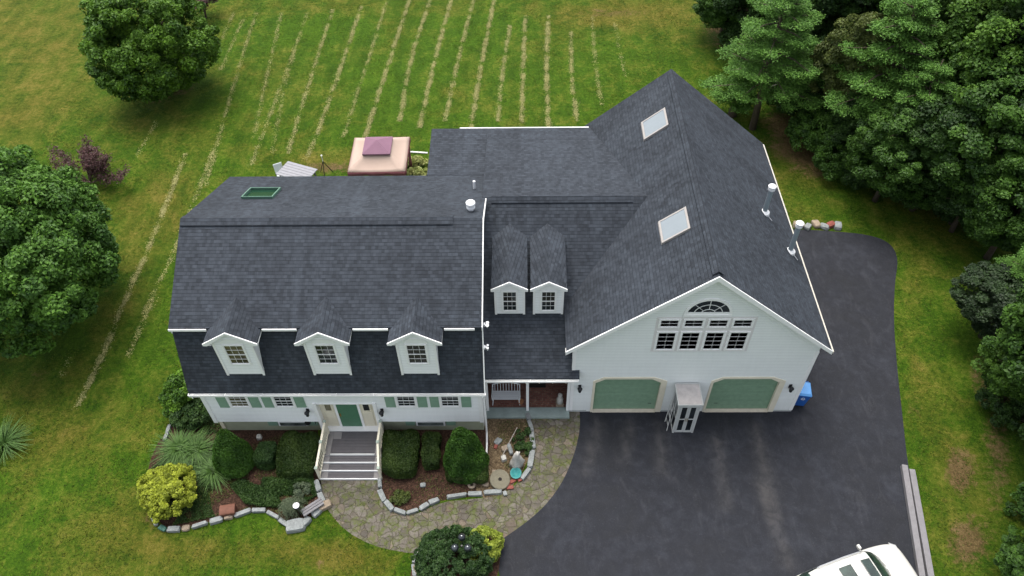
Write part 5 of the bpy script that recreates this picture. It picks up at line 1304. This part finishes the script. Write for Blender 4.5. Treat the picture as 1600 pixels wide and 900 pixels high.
q = at(675, 708, .35); shellshrub('narrow_hedge', 'narrow clipped shrub between the right hedge and the large cone', (q.x, q.y+.05, 0), 0, boxy(.72, 1.55, .8), 14000, .06, L_HEDGE, 551, 'hedge')
q = at(262, 764, .75); bush('golden_bush', 'bright golden green round bush in the left bed', 'bush', q, (1.3, 1.22, 1.0), .74, 320, .15, 28000, .10, L_GOLD, 561, low=-.4)
q = at(283, 612, .9); bush('leafy_bush', 'leafy green bush against the left corner of the house', 'bush', (q.x, q.y, 0), (.75, .95, .95), .95, 50, .28, 9000, .14, L_OAK, 571)
q = at(298, 650, .3); bush('leafy_bush', 'low shadowed green bush below the leafy corner bush', 'bush', (q.x, q.y, 0), (.9, .7, .45), .4, 40, .25, 7000, .10, L_JUN, 575)
q = at(712, 872, .6); bush('dark_round_shrub', 'large dark green round shrub at the bottom centre', 'bush', q, (1.6, 1.35, .95), .6, 340, .16, 34000, .095, L_SHRUB, 581, low=-.35)
q = at(757, 853, .5); bush('chartreuse_bush', 'bright yellow green bush behind the dark round shrub', 'bush', q, (.85, .75, .65), .5, 120, .15, 12000, .10, L_GOLD2, 591)
q = at(625, 779, .1); bush('small_perennial', 'small yellow green perennial in the mulch of the right bed', 'plant', q, (.42, .3, .16), .12, 26, .11, 2200, .07, L_WOODY, 601)
q = at(818, 690, .15); bush('low_green_plant', 'low dark green plant between the statue and the curved edging', 'plant', q, (.42, .7, .18), .12, 30, .14, 3500, .07, L_JUN, 605)
q = at(1596, 795, .3); bush('roadside_plant', 'small leafy plant at the right edge above the corner tree', 'plant', q, (.5, .5, .3), .3, 20, .18, 1500, .12, L_WOOD, 607)
# ground cover
def cover(name, outline, n, h, ls, mat, seed):
    pl = [(p.x, p.y) for p in gpoly(outline)]; rg = rs(seed); xs = [p[0] for p in pl]; ys = [p[1] for p in pl]
    P = np.stack([rg.uniform(min(xs), max(xs), n*3), rg.uniform(min(ys), max(ys), n*3)], 1); P = P[inpoly(P, pl)][:n]
    w = sum(np.sin(P@rg.normal(0, 3.2, 2)+rg.uniform(0, 6)) for _ in range(6))/6
    keep = w > -.28; P, w = P[keep], w[keep]
    P3_ = np.c_[P, .03+h*(.55+w)*rg.uniform(.3, 1, len(P))]
    o = quads(name, leaves(P3_, np.tile([0, 0, .8], (len(P), 1)), ls, .45, rg, .9), .45+w*.5+rg.normal(0, .18, len(P)), mat); o['kind'] = 'stuff'; return o
cover('ground_cover', [(395, 745), (440, 752), (490, 745), (496, 775), (470, 790), (430, 795), (385, 790), (360, 760)], 17000, .30, .085, L_JUN, 611)
cover('ground_cover', [(290, 790), (330, 770), (345, 790), (340, 808), (270, 822)], 4000, .12, .06, L_JUN, 612)
cover('bed_weeds', [(232, 740), (300, 640), (350, 650), (340, 760), (300, 800), (250, 815)], 14000, .12, .07, L_JUN, 614)
cover('bed_weeds', [(300, 760), (380, 740), (500, 760), (470, 810), (400, 795), (330, 808), (270, 822)], 5000, .08, .06, L_WOODY, 616)
cover('bed_weeds', [(600, 745), (690, 740), (770, 765), (640, 795), (610, 788)], 700, .05, .06, L_WOODY, 617)
cover('bed_weeds', [(380, 700), (495, 660), (495, 745), (400, 750)], 3500, .05, .05, L_WOODY, 615)
cover('bed_weeds', [(775, 660), (826, 655), (830, 700), (815, 730), (790, 735)], 900, .10, .06, L_WOODY, 613)

# ornamental grass
def grass_clump(label, c, n, L, seed, mat=L_GRASS, up=.9, name='ornamental_grass', w=.014):
    rg = rs(seed); V = []; T = []
    seg = 6
    a = rg.uniform(0, 6.283, n); el = rg.uniform(.5, 1.42, n); Ls = L*rg.uniform(.65, 1.1, n); r0 = rg.uniform(0, .12, n); tt = rg.uniform(-.3, .3, n)+.5
    d = np.stack([np.cos(a), np.sin(a)], 1); s = np.stack([-d[:, 1], d[:, 0]], 1)
    pts = []
    for k in range(seg+1):
        u = k/seg; r = r0+Ls*np.cos(el)*u+Ls*.20*u**2; z = Ls*np.sin(el)*up*(u-.62*u**2.3)
        pts.append(np.stack([d[:, 0]*r, d[:, 1]*r, np.maximum(z, .02)], 1))
    for k in range(seg):
        w0 = w*(1-k/seg*.8); w1 = w*(1-(k+1)/seg*.8); S3 = np.c_[s, np.zeros(n)]
        V.append(np.stack([pts[k]-S3*w0, pts[k]+S3*w0, pts[k+1]+S3*w1, pts[k+1]-S3*w1], 1)); T.append(tt+.18*k/seg)
    o = quads(name, np.concatenate(V), np.concatenate(T), mat); o.location = (c[0], c[1], 0); tag(o, label, 'ornamental grass', 'clumps of tall grass in the beds'); return o
q = at(278, 697, .4); grass_clump('tall green grass clump at the back left corner of the bed', q, 420, 1.25, 701, w=.018)
q = at(303, 700, .4); grass_clump('second tall grass clump just right of the corner one', q, 340, 1.15, 705, w=.018)
q = at(332, 735, .3); grass_clump('arching pale striped grass clump in front of the left cone', q, 380, 1.05, 711, w=.022)
q = at(310, 725, .3); grass_clump('darker grass clump between the golden bush and the arching one', q, 300, .9, 715, L_JUN, w=.022)
q = at(2, 690, .4); grass_clump('grass clump cut by the left edge of the picture', q, 330, 1.35, 721, w=.022)
# weeping silver shrub
q = at(452, 792, .5); t = empty('weeping_shrub', (q.x, q.y, 0), 0, 'silvery weeping shrub around the garden lantern', 'shrub'); rg = rs(731)
o = MB().tube([(0, 0, 0), (0, .05, .6)], .03, 6).build('stem', M_BARK, None); o.parent = t
V = []; n = 260; a = rg.uniform(0, 6.283, n); Lr = rg.uniform(.25, .72, n)*np.where(np.cos(a-.2) > .2, 1.0, .8)
P = []
for k in range(40):
    u = k/39; P.append(np.stack([np.cos(a)*Lr*u**.7, .05+np.sin(a)*Lr*u**.7*.9, np.full(n, .65+.12*u-.62*u**2.2)], 1)+rg.normal(0, .012, (n, 3)))
P = np.concatenate(P); sel = rg.random(len(P)) < .8; P = P[sel]; P[:, 2] = np.maximum(P[:, 2], .03)
quads('foliage', leaves(P, np.tile([0, 0, 1.0], (len(P), 1)), .05, .35, rg, .9), .5+rg.normal(0, .2, len(P)), L_SILV, t)
q = at(470, 762, .3); bush('silver_perennial', 'small silvery perennial above the weeping shrub', 'plant', q, (.35, .3, .22), .2, 22, .12, 2200, .05, L_SILV, 741)
q = at(650, 262, .3); 
for i, (px, py) in enumerate([(650, 252), (651, 268)]):
    q = at(px, py, .25); bush('hosta_plant', ['variegated pale yellow hosta right of the gazebo, upper one', 'variegated pale yellow hosta right of the gazebo, lower one'][i], 'plant', q, (.95, .22, .2), .2, 26, .16, 700, .24, leafmat('leaf_variegated', (.16, .22, .04), (.60, .58, .25)) if i == 0 else MATS['leaf_variegated'], 751+i)

# ------------------------------------------------------------------ dried clippings in mower windrows, short turf tufts
LINES = [[(440, 20), (410, 150), (397, 215)], [(400, 20), (360, 150), (322, 290)], [(365, 20), (330, 100)], [(290, 240), (235, 385), (190, 480), (160, 560), (118, 640)], [(335, 230), (280, 380), (225, 490)], [(480, 20), (445, 130), (425, 240)],
 [(470, 50), (400, 240), (390, 260)], [(520, 15), (470, 170), (450, 240)], [(565, 10), (500, 200), (478, 250)], [(605, 0), (545, 190), (535, 215)], [(640, 0), (610, 90), (580, 185), (570, 215)], [(672, 0), (640, 95), (625, 190)],
 [(705, 0), (680, 90), (655, 200)], [(740, 0), (720, 75), (695, 190)], [(772, 0), (752, 100), (735, 205)], [(797, 40), (785, 110), (778, 190)], [(821, 25), (817, 110), (815, 200)], [(857, 25), (853, 110), (857, 200)], [(892, 50), (893, 130), (902, 190)], [(925, 25), (930, 100), (940, 165)], [(960, 35), (970, 90), (978, 120)],
 [(200, 560), (215, 520), (240, 470)], [(95, 590), (110, 560)], [(210, 250), (245, 190)], [(345, 110), (380, 30)]]
WT = [.5, .55, .5, .9, .55, .35, .5, .7, .8, .55, 1.0, .9, 1.0, .8, 1.1, .8, 1.0, 1.15, .8, .5, .3, .5, .4, .4, .5]
rg = rs(801); VV = []; TT = []
for L, wgt in zip(LINES, WT):
    pts = smoothline([at(*p) for p in L], 2)
    for a, b in zip(pts[:-1], pts[1:]):
        ln = (b-a).length; n = int(ln*620*wgt)
        u = rg.uniform(0, 1, n); P = np.array(a)[None]+u[:, None]*np.array(b-a)[None]
        s = P[:, 1]+P[:, 0]*.3
        dens = .5+.5*np.sin(s*1.9+P[:, 0]*3)*np.sin(s*.83+1+P[:, 0])+.35*np.sin(s*5.1+P[:, 0]*7)
        P = P[rg.random(n) < np.clip(dens*wgt*.85+.10, .05, 1)]
        m_ = len(P); P = P+np.c_[rg.normal(0, .085, m_)+.02*np.sin(P[:, 1]*2.3), rg.normal(0, .06, m_), np.abs(rg.normal(.02, .015, m_))+.006]
        VV.append(leaves(P, np.tile([0, 0, 1.2], (m_, 1)), .07, .35, rg, .5)); TT.append(rg.normal(.45, .22, m_))
o = quads('grass_clippings', np.concatenate(VV), np.concatenate(TT), L_STRAW); o['kind'] = 'stuff'

# turf tufts standing out of the lawn
rg = rs(901); n = 330000
Q = np.stack([rg.uniform(-30, 26, n), 10+46*rg.uniform(0, 1, n)**1.15], 1)
ppx, ppy = proj_arr(Q[:, 0], Q[:, 1]); ok = (ppx > -60) & (ppx < 1660) & (ppy > -50) & (ppy < 960)
for pl in ([(q.x, q.y) for q in dp], [(q.x, q.y) for q in gpoly(PATHP)], [(q.x, q.y) for q in gpoly(LB)], [(q.x, q.y) for q in gpoly(RB)], [(q.x, q.y) for q in gpoly(GB)], [(q.x, q.y) for q in gpoly(LB2)], [(-13.2, 17.2), (11.8, 17.8), (11.8, 31.1), (-4, 31.1), (-13.2, 27)], epl):
    ok &= ~inpoly(Q, pl)
Q = Q[ok]; w = sum(np.sin(Q@rg.normal(0, 2.0, 2)+rg.uniform(0, 6)) for _ in range(7))/7
keep = rg.random(len(Q)) < np.clip(.55+w*1.3, .12, 1); Q, w = Q[keep], w[keep]; m_ = len(Q)
o = quads('turf_tufts', leaves(np.c_[Q, rg.uniform(.012, .045, m_)], np.tile([0, 0, .7], (m_, 1)), .085, .35, rg, .8), .45+w*.35+rg.normal(0, .22, m_), L_TURF); o['kind'] = 'stuff'
